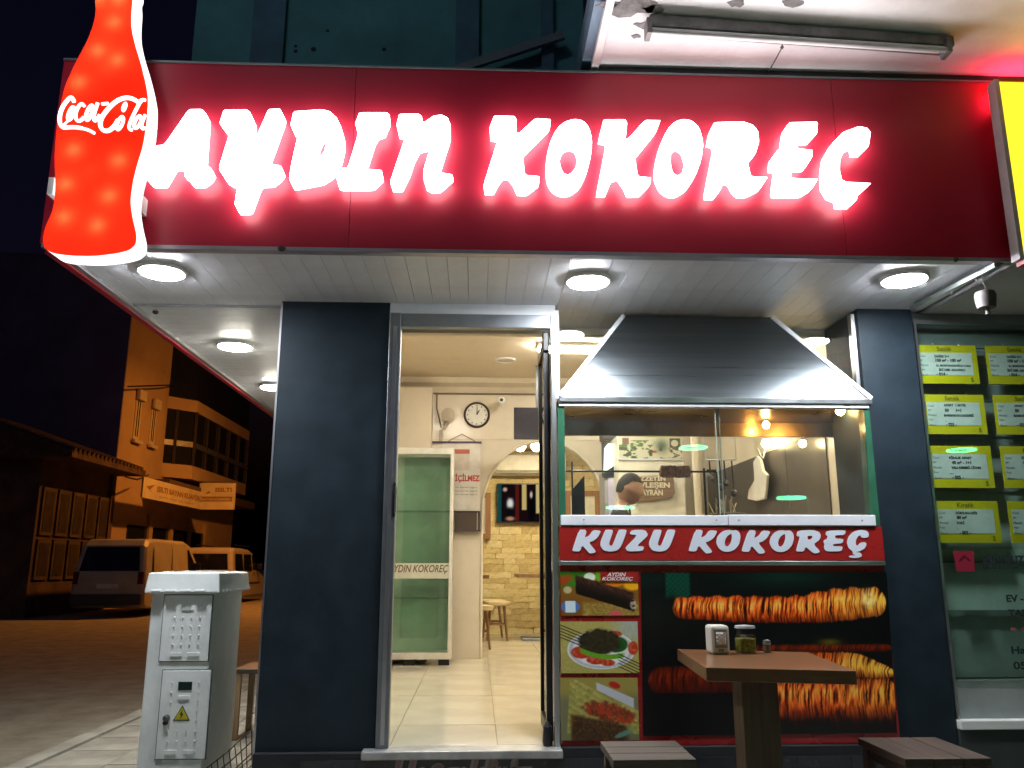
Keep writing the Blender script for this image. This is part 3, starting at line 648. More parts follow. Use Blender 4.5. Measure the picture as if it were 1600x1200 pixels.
# ------------------------------------------------------------------ hood
hood = thing('range_hood', 'brushed steel trapezoid grill hood above the serving window', 'hood', (1.3, 0, 2.12))
steel = mat('brushed_steel', (.22, .25, .27), .29, 1., var=.10, scale=3.0, stretch=(.15, 1, 9), rvar=.06, aniso=.6)
zb, zt = 2.152, 2.668
bl, br, tl, tr = .440, 2.172, .835, 1.705
yb, yt = -.035, .125
MB().add([(bl,yb,zb),(br,yb,zb),(tr,yt,zt),(tl,yt,zt),(bl,.75,zb),(br,.75,zb),(tr,.6,zt),(tl,.6,zt)], [(0,1,2,3),(0,3,7,4),(1,5,6,2),(4,7,6,5)]).build('shell', steel, hood)
B(bl-.002, br+.004, yb-.006, .03, ztop+.0225, zb).build('lower_rim', alu, hood, bevel=.003)
hin = mat('amber_steel', (.30, .19, .085), .30, .8, var=.2, scale=4)  # amber reflection of the bulbs put into the steel colour
B(bl+.03, 2.30, .74, .77, 2.06, 2.15).build('rear_lip', hin, hood)
B(bl+.03, 2.30, .02, .74, zb-.004, zb+.004).build('inner_plate', hin, hood)
for a, b in (((bl, yb-.003, zb), (tl, yt-.003, zt)), ((br, yb-.003, zb), (tr, yt-.003, zt))):
    MB().bar(a, b, .024, .014, up=(0, -1, 0)).build('edge_trim', wf, hood)
# fixed side lights either side of the hood
for nm, pts, lb in (('side_light', [(.425, zb), (bl+.015, zb), (tl-.01, 2.66), (.425, 2.66)], 'triangular glass light between door frame and hood'), ('side_light', [(br-.02, zb), (2.155, zb), (2.155, 2.66), (tr+.01, 2.66)], 'triangular glass light between hood and right navy pillar')):
    t = thing(nm, lb, 'window', (pts[0][0], .06, zb), 'triangular glass lights beside the hood')
    MB().prism([(x, .055, z) for x, z in pts], (0, .005, 0)).build('pane', glass('clear_glass', (.97, .98, .97), 1.45), t)
    xs = pts[0][0] if lb.startswith('triangular glass light between door') else 2.13
    B(xs, xs+.024, .03, .075, zb, 2.664).build('frame_bar', wf if xs < 1 else alu, t, bevel=.003)

# ------------------------------------------------------------------ bar table with napkin box and jars
tt = wood('oak_table_top', (.13, .058, .024), (.185, .09, .04), .30, 0, 3., coat=.3)
ZT = .87
tb = thing('bar_table', 'square wooden bar table on one thick leg before the food poster', 'table', (1.17, -.86, .124))
q = [at(1058, 1014, Z=ZT), at(1103, 1043, Z=ZT), at(1338, 1048, Z=ZT), at(1262, 1019, Z=ZT)]
MB().prism([(p.x, p.y, ZT) for p in q], (0, 0, -.05)).build('top', tt, tb, bevel=.003)
B(1.075, 1.225, -.93, -.80, .15, ZT-.0505).build('leg', wood('dark_leg', (.09, .055, .03), (.14, .09, .05), .5, 2), tb, bevel=.004)
B(.93, 1.37, -1.09, -.64, .125, .15).build('foot_plate', mat('dark_iron', (.03, .03, .03), .5, .6), tb)
p0 = at(1122, 1021, Z=ZT)
nb = thing('napkin_box', 'white plastic napkin dispenser with crumpled napkin on the bar table', 'napkin holder', (p0.x, p0.y, ZT+.001))
cw, ch, cdp = .083, .122, .10
plas = mat('cream_white_plastic', (.62, .60, .53), .35, var=.04)
MB().box(p0.x-cw/2, p0.x+cw/2, p0.y-cdp/2, p0.y+cdp/2, ZT+.001, ZT+ch).build('case', plas, nb, bevel=.012)
MB().box(p0.x-.026, p0.x+.030, p0.y-cdp/2-.002, p0.y-cdp/2+.004, ZT+.028, ZT+.104).build('front_opening', mat('opening_grey', (.30, .30, .28), .7), nb)
nv = []; nf = []
for i in range(9):
    for j in range(8):
        nv.append((p0.x-.021+.0055*i+random.uniform(-.001,.001), p0.y-cdp/2-.006+random.uniform(-.006,.003), ZT+.042+.0075*j+random.uniform(-.002,.002)))
for i in range(8):
    for j in range(7):
        a = i*8+j; nf.append((a, a+8, a+9, a+1))
MB().add(nv, nf).build('napkin', mat('white_napkin', (.80, .80, .82), .9), nb)
MB().box(p0.x-.012, p0.x+.012, p0.y-cdp/2-.004, p0.y-cdp/2-.002, ZT+.012, ZT+.024).build('embossed_mark', mat('mark_grey', (.25, .25, .23), .6), nb)
p1 = at(1166, 1021, Z=ZT)
jar = thing('pickle_jar', 'square glass jar of green pickles with pale lid beside napkin box', 'jar', (p1.x, p1.y, ZT+.001))
jg = glass('jar_glass', (.92, .95, .90), 1.45)
MB().lathe([(.046, .001), (.050, .006), (.050, .066), (.038, .080), (.039, .106)], (p1.x, p1.y, ZT+.0012), 8).build('glass_body', jg, jar)
MB().lathe([(.042, .006), (.046, .010), (.046, .062), (.038, .064)], (p1.x, p1.y, ZT+.0012), 8).build('pickles', mat('green_pickles', (.20, .19, .025), .4, var=.5, scale=60, bump=.5), jar)
MB().lathe([(.038, .1065), (.047, .108), (.045, .117), (.004, .121)], (p1.x, p1.y, ZT+.0012), 10).build('lid', mat('pale_lid', (.40, .40, .41), .4), jar)
p2 = at(1199, 1020, Z=ZT)
shk = thing('salt_shaker', 'small glass shaker with steel cap standing behind the pickle jar', 'shaker', (p2.x, p2.y, ZT+.001))
MB().lathe([(.015, .001), (.017, .006), (.016, .034)], (p2.x, p2.y, ZT+.0012), 12).build('glass_body', mat('spice_brown', (.14, .09, .06), .3), shk)
MB().lathe([(.017, .0345), (.018, .040), (.016, .052), (.004, .055)], (p2.x, p2.y, ZT+.0012), 12).build('cap', alu, shk)

# ------------------------------------------------------------------ stools in front
sw1 = wood('weathered_stool_wood', (.05, .036, .025), (.10, .078, .056), .6, 0, 3.)
def stool(name, label, cx, cy, w, d, z, gap_axis, m):
    t = thing(name, label, 'stool', (cx, cy, .124), 'low wooden stools before the poster')
    n = 3
    for i in range(n):
        a = -w/2 + i*w/n; b = -d/2 + i*d/n
        if gap_axis == 'y': B(cx-w/2, cx+w/2, cy+b+.0015, cy+b+d/n-.0015, z-.028, z+random.uniform(-.001,.001)).build('seat_plank', m, t, bevel=.003)
        else: B(cx+a+.0015, cx+a+w/n-.0015, cy-d/2, cy+d/2, z-.028, z+random.uniform(-.001,.001)).build('seat_plank', m, t, bevel=.003)
    for sx in (-1, 1):
        for sy in (-1, 1):
            MB().bar((cx+sx*(w/2-.03), cy+sy*(d/2-.03), z-.0285), (cx+sx*(w/2-.015), cy+sy*(d/2-.015), .1255), .035, .035).build('leg', m, t)
    for sx in (-1, 1): B(cx+sx*(w/2-.035)-.009, cx+sx*(w/2-.035)+.009, cy-d/2+.05, cy+d/2-.05, z-.07, z-.03).build('apron', m, t)
    return t
stool('wooden_stool', 'weathered square wooden stool below the small food photos', .615, -1.245, .288, .305, .60, 'y', sw1)
stool('wooden_stool', 'dark reddish plank stool standing at the foot of right navy pillar', 1.63, -1.245, .31, .36, .60, 'x', wood('dark_stool_wood', (.035, .018, .012), (.07, .038, .024), .55, 1, 3.))
# ------------------------------------------------------------------ interior shell
IX0, IX1, YA, YS, CE = -.98, 2.33, 3.99, 7.0, 3.15
fl = struct('shop_floor', B(-1.0, 2.33, .3, 8.0, .1, FL-.007), grout)
tm = B(-.2705, .2705, -.2705, .2705, -.0065, 0).mesh('floor_tile')
for i in range(7):
    for j in range(13):
        x = -.435 - .2725 + (i-1)*.545 + .0; y = .335 + j*.545
        if x-.27 < -1.25 or x+.2 > 2.6: continue
        o = link('floor_tile', tm, floort, fl, (x, y, FL+random.uniform(-.0006, .0006)))
B(-.49, .43, -.02, .3, .2, FL-.007).build('threshold_bed', grout, fl)
MB().box(-.434, .361, .052, .062, FL-.006, FL-.001).build('threshold_strip', alu, fl)
B(IX0-.05, IX1+.02, .30, 8.0, CE, CE+.12).build('ceiling', mat('cream_ceiling', (.68, .58, .44), .7, var=.04), shop)
B(-.98, 2.33, .46, .52, ZS-.03, CE+.1).build('front_bulkhead', cream, shop)
# cornice
MB().prism([(IX0, .3, CE), (IX0+.13, .3, CE), (IX0+.10, .3, CE-.05), (IX0+.03, .3, CE-.08), (IX0, .3, CE-.14)], (0, YA-.3, 0)).build('cornice', cream, shop)
MB().prism([(IX0, YA, CE), (IX0, YA-.13, CE), (IX0, YA-.10, CE-.05), (IX0, YA-.03, CE-.08), (IX0, YA, CE-.13)], (IX1-IX0, 0, 0)).build('cornice', cream, shop)
MB().tube([(IX0+.02, YA-.015, CE-.15), (IX1, YA-.015, CE-.15)], .010, 6).build('wall_cable', mat('cable_brown', (.20, .15, .10), .6), shop)
# arch wall
ax, aw, az, ah = .672, .632, 1.78, .73
arch = [(ax-aw*math.cos(t), az+ah*math.sin(t)) for t in [math.pi*k/28 for k in range(29)]]
loop = [(IX0, FL), (ax-aw, FL)] + arch + [(ax+aw, FL), (IX1, FL), (IX1, CE), (IX0, CE)]
aw_ = link('arch_wall', glyph_mesh('arch_wall', [loop], .065), cream, shop, (0, YA+.07, 0), (R(90), 0, 0))
MB().tube([(x, YA+.0, z) for x, z in [(ax-aw, FL+.01)] + arch + [(ax+aw, FL+.01)]], .014, 8).build('arch_trim', mat('pale_trim', (.70, .63, .50), .4), aw_)
tw, th = .330, .52
tmesh = B(0, tw-.004, -.006, 0, 0, th-.004).mesh('wall_tile')
def in_arch(x, z): return abs(x-ax) < aw+.02 and (z < az or ((x-ax)/(aw+.02))**2+((z-az)/(ah+.02))**2 < 1)
for i in range(10):
    for j in range(5):
        x = IX0+.01+i*tw; z = FL+.02+j*th+.06
        if any(in_arch(x+a*tw, z+b*th) for a in (0, .5, 1) for b in (0, .5, 1)) or x+tw > IX1: continue
        link('wall_tile', tmesh, creamt, aw_, (x, YA+.004, z))
B(IX0, -.475, 3.735, 3.985, FL, CE-.14).build('wall_pier', cream, shop)
# side wall lining with tiles
B(IX0, IX0+.012, .5, 3.73, FL, CE-.14).build('wall_lining', creamt, shop)
# back room
B(-.98, 2.33, YA+.14, 8.0, 2.82, 2.9).build('back_ceiling', MATS['cream_ceiling'], shop)
stw = B(-.9, 2.33, YS+.03, YS+.2, FL, 2.82).build('stone_wall', mat('stone_mortar', (.34, .27, .13), .9, bump=.4), shop)
stones = [mat('split_stone_%d' % k, c, .75, var=.18, scale=7, bump=.55, bscale=22) for k, c in enumerate(((.62,.50,.24), (.55,.43,.20), (.68,.57,.31), (.50,.38,.17)))]
sms = []
for k in range(8):
    m_ = MB(); d = random.uniform(.018, .04)
    v = [(x, -d+random.uniform(-.008, .008)*(0 < x < 1), z) for x in (0, .33, .66, 1) for z in (0, 1)]
    v = [(x+random.uniform(-.02,.02), y, z+random.uniform(-.05,.05)) for x, y, z in v] + [(x, .03, z) for x in (0, 1) for z in (0, 1)]
    m_.add(v, [(0,2,3,1),(2,4,5,3),(4,6,7,5),(0,1,9,8),(6,10,11,7),(0,8,10,6,4,2),(1,3,5,7,11,9)])
    me = m_.mesh('stone'); me.materials.append(stones[k % 4]); sms.append(me)
z = FL; cnt = 0
while z < 2.80 and cnt < 298:
    h = random.choice((.072, .085, .10)); x = -.12 - random.random()*.2
    while x < 2.1 and cnt < 298:
        l_ = random.uniform(.16, .42)
        o = link('stone', random.choice(sms), None, stw, (x, YS+.03, z)); o.scale = (l_-.004, 1, h-.004); x += l_; cnt += 1
    z += h
# ------------------------------------------------------------------ interior lamps
def panel_light(label, x, y, z, lx, ly, s, col=(1, .80, .52), nm='ceiling_light'):
    t = thing(nm, label, 'ceiling light', (x, y, z), 'ceiling lights inside the shop')
    B(x-lx/2-.015, x+lx/2+.015, y-ly/2-.015, y+ly/2+.015, z-.03, z-.001).build('housing', white, t, bevel=.004)
    MB().box(x-lx/2, x+lx/2, y-ly/2, y+ly/2, z-.06, z-.031).build('diffuser', emit('ceiling_diffuser_%s' % s, col, s), t, bevel=.01)
panel_light('bright ceiling light seen through the glass left of the hood', .80, 2.55, CE, .55, .14, 50., (1, .93, .79))
panel_light('ceiling light near the front wall over the grill counter', 1.6, .95, CE, .55, .14, 28., (1, .93, .79))  # this and the next two are assumed, added to light the rooms
panel_light('ceiling light over the entrance aisle inside the door', -.35, 1.2, CE, .5, .14, 45., (1, .92, .76))
panel_light('ceiling light in the stone walled back room', .85, 5.5, 2.82, .6, .3, 34., (1, .86, .56))
p = at(790, 562, Z=CE)
cl = thing('ceiling_spot', 'unlit flat round spot in the cream ceiling beyond the door', 'ceiling light', (p.x, p.y, CE))
MB().lathe([(.10, 0), (.10, -.006), (.085, -.012), (.08, -.004)], (p.x, p.y, CE-.001), 28).build('ring', white, cl)
MB().lathe([(.079, -.002), (.078, -.006)], (p.x, p.y, CE-.001), 28).build('lens', mat('dull_lens', (.6, .55, .45), .5), cl)
for k, px in enumerate((813, 838)):
    p = at(px, 697, Y=4.6)
    t = thing('globe_lamp', ['glowing globe lamp hanging in the arch, nearer the tiled column', 'glowing globe lamp hanging in the arch, nearer the door leaf'][k], 'lamp', tuple(p), 'globe lamps in the arch')
    MB().lathe([(.006, -.062), (.035, -.052), (.058, -.02), (.062, 0), (.058, .02), (.035, .052), (.014, .062)], p, 16).build('globe', emit('globe_glow', (1, .86, .58), 9.), t, smooth=True)
    MB().tube([(p.x, p.y, p.z+.062), (p.x, p.y, 2.819)], .005, 6).build('cord', black, t)
# ------------------------------------------------------------------ things seen through the door
p = at(745, 648, Y=YA-.03); t = thing('wall_clock', 'round wall clock with black rim and white face on tiled wall', 'clock', tuple(p))
r = .136
MB().lathe([(r, 0), (r*1.0, .03), (r*.93, .04), (r*.84, .03), (r*.84, 0)], (p.x, YA-.004, p.z), 40, 'y').build('rim', mat('dark_brown_rim', (.035, .02, .015), .35), t)
MB().lathe([(r*.845, .012), (r*.84, .014)], (p.x, YA-.006, p.z), 40, 'y').build('face', mat('clock_face', (.72, .70, .62), .5), t)
for k in range(12):
    a = 2*math.pi*k/12; s, c = math.sin(a), math.cos(a)
    MB().bar((p.x+s*r*.66, YA-.0225, p.z+c*r*.66), (p.x+s*r*.76, YA-.0225, p.z+c*r*.76), .009, .002, up=(0, 1, 0)).build('hour_mark', black, t)
for a, l_, w_ in ((R(27), .40, .012), (R(2), .60, .008)):
    MB().bar((p.x, YA-.026, p.z), (p.x+math.sin(a)*r*l_, YA-.026, p.z+math.cos(a)*r*l_), w_, .002, up=(0, 1, 0)).build('hand', black, t)
p = at(783, 628, Y=3.85); t = thing('security_camera', 'small white security camera with dark lens beside the clock', 'camera', tuple(p))
MB().tube([(p.x, YA-.003, p.z+.02), (p.x, p.y-.02, p.z+.01)], .02, 10).build('mount', mat('grey_beige', (.36, .31, .24), .5), t)
MB().lathe([(.02, -.05), (.036, -.03), (.038, .03), (.030, .05)], (p.x, p.y-.06, p.z), 16, 'y').build('body', white, t)
MB().lathe([(.018, .0), (.012, .006)], (p.x, p.y-.111, p.z), 12, 'y').build('lens', black, t)
p = at(697, 648, Y=3.9); t = thing('wall_fan', 'small beige fan bracket fixed to the wall left of clock', 'fan', tuple(p))
fanm = mat('fan_beige', (.42, .36, .27), .5)
MB().lathe([(.02, -.03), (.06, -.02), (.07, .02), (.02, .03)], (p.x+.02, p.y, p.z), 14, 'y').build('motor', fanm, t, smooth=True)
MB().tube([(p.x+.02, p.y+.03, p.z-.02), (p.x-.02, YA-.02, p.z-.14)], .02, 8).build('arm', fanm, t)
B(p.x-.07, p.x-.03, YA-.035, YA-.007, p.z-.28, p.z-.14).build('switch_box', fanm, t, bevel=.005)
MB().tube([(p.x-.05, YA-.012, p.z-.12), (p.x-.10, YA-.012, p.z+.08), (p.x-.10, YA-.012, CE-.16)], .008, 6).build('cable', MATS['cable_brown'], t)
# hanging notice
t = thing('notice_board', 'white smoking ban notice with red İÇİLMEZ hung on tiled wall', 'notice', tuple(at(725, 800, Y=3.96)))
a, b = at(690, 798, Y=3.965), at(751, 693, Y=3.965)
B(a.x, b.x, 3.962, 3.972, a.z, b.z).build('sheet', mat('notice_paper', (.66, .62, .55), .6), t)
B(a.x-.11, b.x+.01, 3.955, 3.975, b.z, b.z+.02).build('top_rod', mat('purple_rod', (.06, .03, .06), .5), t)
B(a.x+.02, b.x, 3.955, 3.972, a.z-.016, a.z-.004).build('bottom_rod', MATS['purple_rod'], t)
mid = (a.x+b.x)/2
MB().tube([(mid-.14, 3.965, b.z+.02), (mid, 3.965, b.z+.10), (mid+.14, 3.965, b.z+.02)], .004, 5).build('string', MATS['cable_brown'], t)
q1 = at(697, 754, Y=3.961)
text('SİGARA İÇİLMEZ', mat('notice_red', (.52, .06, .03), .5), t, (b.x-.56, 3.9605, q1.z), w=.545, h=.085, bold=.004) if False else text('İÇİLMEZ', mat('notice_red', (.52, .06, .03), .5), t, (at(711, 754, Y=3.961).x, 3.9605, q1.z), w=.25, h=.095, bold=.004)
for k in range(3): text('bu alanda sigara', mat('notice_ink', (.10, .09, .08), .6), t, (at(712, 754, Y=3.961).x, 3.9605, q1.z-.06-.035*k), w=.22, h=.02)
q2 = at(709, 735, Y=3.961); B(q2.x, q2.x+.16, 3.958, 3.962, q2.z, q2.z+.22).build('small_sheet', mat('pinned_paper', (.58, .50, .42), .6), t)
B(q2.x, q2.x+.16, 3.955, 3.959, q2.z+.17, q2.z+.215).build('red_heading', mat('faded_red', (.42, .10, .06), .5), t)
a, b = at(711, 828, Y=3.95), at(750, 798, Y=3.95)
t = thing('menu_slate', 'small dark brown framed slate under the smoking notice', 'board', tuple(a))
B(a.x, b.x, 3.93, 3.975, a.z, b.z-.02).build('slate', mat('slate_brown', (.07, .045, .03), .4), t)
B(a.x-.008, b.x+.008, 3.925, 3.977, a.z-.014, a.z).build('frame', MATS['purple_rod'], t); B(b.x-.03, b.x-.024, 3.926, 3.93, a.z, b.z-.02).build('rule', creamt, t)
# glass fronted cooler
t = thing('glass_cooler', 'upright glass front cooler with white frame and shop name band', 'cooler', (-.6, 3.5, FL))
c0, c1, cy0, cy1, cz0, cz1 = -.965, -.245, 3.45, 3.72, FL+.055, 2.355
B(c0, c1, cy1-.015, cy1, cz0, cz1).build('back_panel', mat('cooler_lining', (.56, .64, .57), .4, var=.1), t)
cwht = mat('cooler_white', (.62, .60, .54), .4)
B(c0, c1+.01, cy0-.005, cy1, cz1-.06, cz1).build('top_rail', cwht, t, bevel=.006)
B(c0, c1+.01, cy0-.005, cy1, cz0-.0, cz0+.06).build('bottom_rail', cwht, t, bevel=.006)
B(c1-.022, c1+.01, cy0-.004, cy1, cz0+.06, cz1-.06).build('side_stile', cwht, t, bevel=.004)
B(c0, c1-.022, cy0, cy0+.006, cz0+.06, cz1-.06).build('glass_door', glass('green_cooler_glass', (.74, .86, .78), 1.8, .02, .03), t)
for zz in (.95, 1.75): B(c0, c1-.022, cy0+.05, cy1-.02, zz, zz+.012).build('shelf', glass('shelf_glass', (.8, .9, .84)), t)
bz0, bz1 = at(650, 904, Y=cy0).z, at(650, 880, Y=cy0).z
B(c0, c1-.023, cy0-.006, cy0-.001, bz0, bz1).build('name_band', mat('frosted_band', (.50, .50, .42), .5), t)
text('AYDIN KOKOREÇ', mat('brown_ink', (.13, .09, .05), .5), t, (-.83, cy0-.0068, bz0+.04), w=.56, h=.085, shear=.25, bold=.002)
for xx in (-.85, -.62, -.30): B(xx-.05, xx+.05, cy0+.02, cy1-.03, FL+.001, cz0-.001).build('foot', black, t)
# black screen high on the right
a, b = at(803, 686, Y=3.2), at(882, 637, Y=3.2)
t = thing('black_television', 'switched off black television on bracket near the arch', 'television', tuple(a))
B(a.x, b.x, 3.2, 3.24, a.z, b.z).build('panel', mat('off_screen', (.012, .011, .016), .2, var=.1), t, bevel=.006)
B((a.x+b.x)/2-.03, (a.x+b.x)/2+.03, 3.24, 3.27, a.z+.1, CE-.02).build('bracket', black, t)
# air conditioner and lit television on the stone wall
a, b = at(769, 741, Y=6.75), at(884, 708, Y=6.75)
t = thing('air_conditioner', 'white wall air conditioner above the television in back room', 'air conditioner', tuple(a))
acm = mat('ac_white', (.66, .63, .55), .4)
MB().prism([(a.x, 6.75, a.z+.06), (a.x, 6.75, b.z-.03), (a.x, 6.80, b.z), (a.x, 6.99, b.z), (a.x, 6.99, a.z), (a.x, 6.85, a.z)], (b.x-a.x, 0, 0)).build('body', acm, t, bevel=.006)
B(a.x+.04, b.x-.04, 6.765, 6.80, a.z+.022, a.z+.034).build('louvre', mat('louvre_grey', (.35, .33, .28), .5), t)
def tvpic(u, v):
    c = np.zeros(u.shape+(3,)) + np.array([.10, .05, .06])
    c = mixc(c, [.08, .30, .30], (1-sst(.06, .09, u))); c = mixc(c, [.35, .10, .08], sst(.36, .38, u)*(1-sst(.44, .46, u)))
    c = mixc(c, [.80, .72, .45], sst(.50, .52, u)*(1-sst(.60, .62, u))*sst(.3, .32, v)); c = mixc(c, [.82, .75, .5], sst(.80, .82, u)*sst(.2, .24, v))
    c = mixc(c, [.92, .92, .90], np.exp(-(((u-.26)/.075)**2+((v-.48)/.16)**2)**2)); c = mixc(c, [.10, .06, .05], np.exp(-(((u-.27)/.04)**2+((v-.70)/.07)**2)**2))
    c = mixc(c, [.05, .05, .06], np.exp(-(((u-.25)/.08)**2+((v-.26)/.12)**2)**2)); c = mixc(c, [.75, .55, .42], np.exp(-(((u-.26)/.10)**2+((v-.08)/.06)**2)**2))
    c = mixc(c, [.03, .03, .04], np.exp(-(((u-.72)/.08)**2+((v-.35)/.4)**2)**4)); c = mixc(c, [.85, .8, .75], np.exp(-(((u-.71)/.03)**2+((v-.72)/.10)**2)**2))
    c = mixc(c, [.85, .7, .6], np.exp(-(((u-.15)/.05)**2+((v-.86)/.06)**2)**2))
    return c
a, b = at(778, 815, Y=6.93), at(851, 757, Y=6.93)
t = thing('wall_television', 'lit television showing people on the stone wall', 'television', tuple(a))
B(a.x-.015, b.x+.015, 6.935, 6.99, a.z-.02, b.z+.015).build('case', black, t, bevel=.004)
picture('screen', tvpic, [(a.x, 6.931, a.z), (b.x, 6.931, a.z), (b.x, 6.931, b.z), (a.x, 6.931, b.z)], 70, 50, screen('television_glow', .26), t)
for (xa, xb, ya, yb_, lb) in ((735, 767, 842, 770, 'brown framed mirror on stone wall left of the lit television'), (884, 937, 835, 767, 'brown framed mirror on stone wall right of the lit television')):
    a, b = at(xa, ya, Y=6.95), at(xb, yb_, Y=6.95)
    t = thing('framed_mirror', lb, 'mirror', tuple(a), 'framed mirrors on the stone wall')
    brn = wood('brown_frame', (.22, .10, .035), (.30, .15, .06), .4, 2)
    B(a.x, a.x+.07, 6.94, 6.99, a.z, b.z).build('frame_side', brn, t); B(b.x-.07, b.x, 6.94, 6.99, a.z, b.z).build('frame_side', brn, t)
    B(a.x+.07, b.x-.07, 6.94, 6.99, b.z-.07, b.z).build('frame_top', brn, t); B(a.x+.07, b.x-.07, 6.94, 6.99, a.z, a.z+.07).build('frame_bottom', brn, t)
    B(a.x+.07, b.x-.07, 6.965, 6.98, a.z+.07, b.z-.07).build('mirror_glass', mat('pale_mirror', (.62, .60, .52), .15), t)
# back room stools and table
cush = mat('cream_cushion', (.58, .47, .28), .6); bwood = wood('brown_leg', (.16, .08, .035), (.24, .13, .06), .4, 2)
def round_stool(label, x, y, r=.165, h=.46):
    t = thing('round_stool', label, 'stool', (x, y, FL), 'round stools in the back room')
    MB().lathe([(r*.9, h-.05), (r, h-.03), (r*.98, h-.005), (r*.6, h+.006)], (x, y, FL), 24).build('seat', cush, t, smooth=True)
    for k in range(4):
        a = math.pi/4+k*math.pi/2; c, s = math.cos(a), math.sin(a)
        MB().tube([(x+c*r*.7, y+s*r*.7, FL+h-.05), (x+c*r*1.05, y+s*r*1.05, FL+.002)], [.017, .012], 8).build('leg', bwood, t)
    for k in range(4):
        a, b = math.pi/4+k*math.pi/2, math.pi/4+(k+1)*math.pi/2
        MB().tube([(x+math.cos(a)*r*.92, y+math.sin(a)*r*.92, FL+.19), (x+math.cos(b)*r*.92, y+math.sin(b)*r*.92, FL+.19)], .008, 6).build('stretcher', bwood, t)
round_stool('round cream stool in front of the stone wall beyond the arch', .25, 6.05)
round_stool('second round cream stool close behind against the stone wall', .20, 6.55)
round_stool('round stool half hidden behind the tiled column of the arch', .02, 5.0)
t = thing('back_table', 'brown wooden table on steel base plates in back room', 'table', (.85, 6.1, FL))
B(.48, 1.5, 5.85, 6.5, 1.11, 1.15).build('top', bwood, t, bevel=.004)
B(.80, .98, 6.1, 6.25, FL+.03, 1.109).build('leg', wood('orange_leg', (.32, .17, .06), (.40, .22, .09), .4, 2), t)
for yy in (5.95, 6.3): B(.55, 1.25, yy-.05, yy+.05, FL+.002, FL+.03).build('base_plate', alud, t, bevel=.006)
t = thing('side_shelf', 'narrow brown shelf edge past the tiled column', 'shelf', (-.05, 5.6, FL))
B(-.4, .14, 5.5, 5.9, 1.10, 1.14).build('top', bwood, t); B(-.3, -.22, 5.6, 5.8, FL+.002, 1.099).build('leg', bwood, t)
p = at(858, 893, Y=6.1)
t = thing('napkin_dispenser', 'white napkin dispenser on the back room table', 'napkin holder', (p.x, p.y, 1.151))
B(p.x-.07, p.x+.07, 6.05, 6.17, 1.151, 1.30).build('case', plas, t, bevel=.012); B(p.x-.04, p.x+.04, 6.046, 6.0505, 1.18, 1.27).build('napkin', MATS['white_napkin'], t)

# ------------------------------------------------------------------ grill counter behind the serving window
gc = thing('grill_counter', 'dark steel grill counter behind the serving window', 'counter', (1.4, .4, FL))
dk = mat('dark_steel', (.045, .045, .05), .35, .7, var=.3)
B(.47, 2.32, .31, .72, FL, 1.44).build('carcass', dk, gc); B(.47, 2.32, .055, .74, 1.441, 1.475).build('top', dk, gc)
B(2.285, 2.30, .06, .74, 1.476, 2.14).build('side_panel', mat('warm_steel', (.46, .42, .34), .34, .9, var=.15, scale=4), gc)
a = at(896, 800, Y=.5)
MB().prism([(a.x, .50, 1.476), (a.x+.07, .50, 1.476), (a.x+.07, .50, 1.78), (a.x, .50, 1.70)], (0, .012, 0)).build('end_plate', black, gc)
MB().tube([(a.x-.005, .495, 1.476), (a.x-.005, .495, 1.86)], .006, 6).build('upright', dk, gc)
p = at(1085, 737, Y=.5)
sk = thing('grill_skewer', 'long steel skewer carrying a short browned kokoreç roll', 'skewer', tuple(p))
zr = p.z
MB().tube([(at(884, 737, Y=.5).x, .5, zr), (at(1118, 737, Y=.5).x, .5, zr)], .006, 8).build('rod', dk, sk)
xa, xb = at(1031, 737, Y=.5).x, at(1077, 737, Y=.5).x
prof = []
for k in range(41):
    t_ = k/40; prof.append((.030+.007*abs(math.sin(k*1.9))+.004*random.random()-.008*(t_ < .03), t_*(xb-xa)))
mk = MB()
for i, (r_, h) in enumerate(prof):
    for j in range(16):
        a_ = 2*math.pi*j/16; mk.v.append((xa+h+.004*math.sin(a_+i), .5+(r_)*math.cos(a_), zr+(r_)*math.sin(a_)))
for i in range(40):
    for j in range(16): mk.f.append((i*16+j, i*16+(j+1) % 16, (i+1)*16+(j+1) % 16, (i+1)*16+j))
mk.f += [tuple(range(16)), tuple(range(40*16, 41*16))]
mk.build('meat_roll', mat('browned_meat', (.55, .20, .06), .45, var=.6, scale=40, stretch=(3, 1, 1), dirt=(.20, .06, .02)), sk)
MB().lathe([(.006, 0), (.034, .004), (.037, .02), (.03, .035), (.012, .045)], (0, 0, 0), 14).build('fat_end', mat('golden_fat', (.55, .27, .04), .35, var=.3, scale=50), sk, smooth=True).matrix_world = Matrix.Translation((xb-.002, .5, zr)) @ Matrix.Rotation(R(90), 4, 'Y')
MB().tube([(at(1100, 737, Y=.5).x, .5, zr+.02), (at(1100, 737, Y=.5).x, .5, 1.476)], .007, 6).build('support', dk, sk)
MB().tube([(at(1104, 733, Y=.5).x, .5, zr+.01), (at(1118, 733, Y=.5).x, .5, zr+.01), (at(1120, 740, Y=.5).x, .5, zr-.04), (at(1120, 745, Y=.5).x, .5, 1.476)], .005, 6).build('crank', dk, sk)
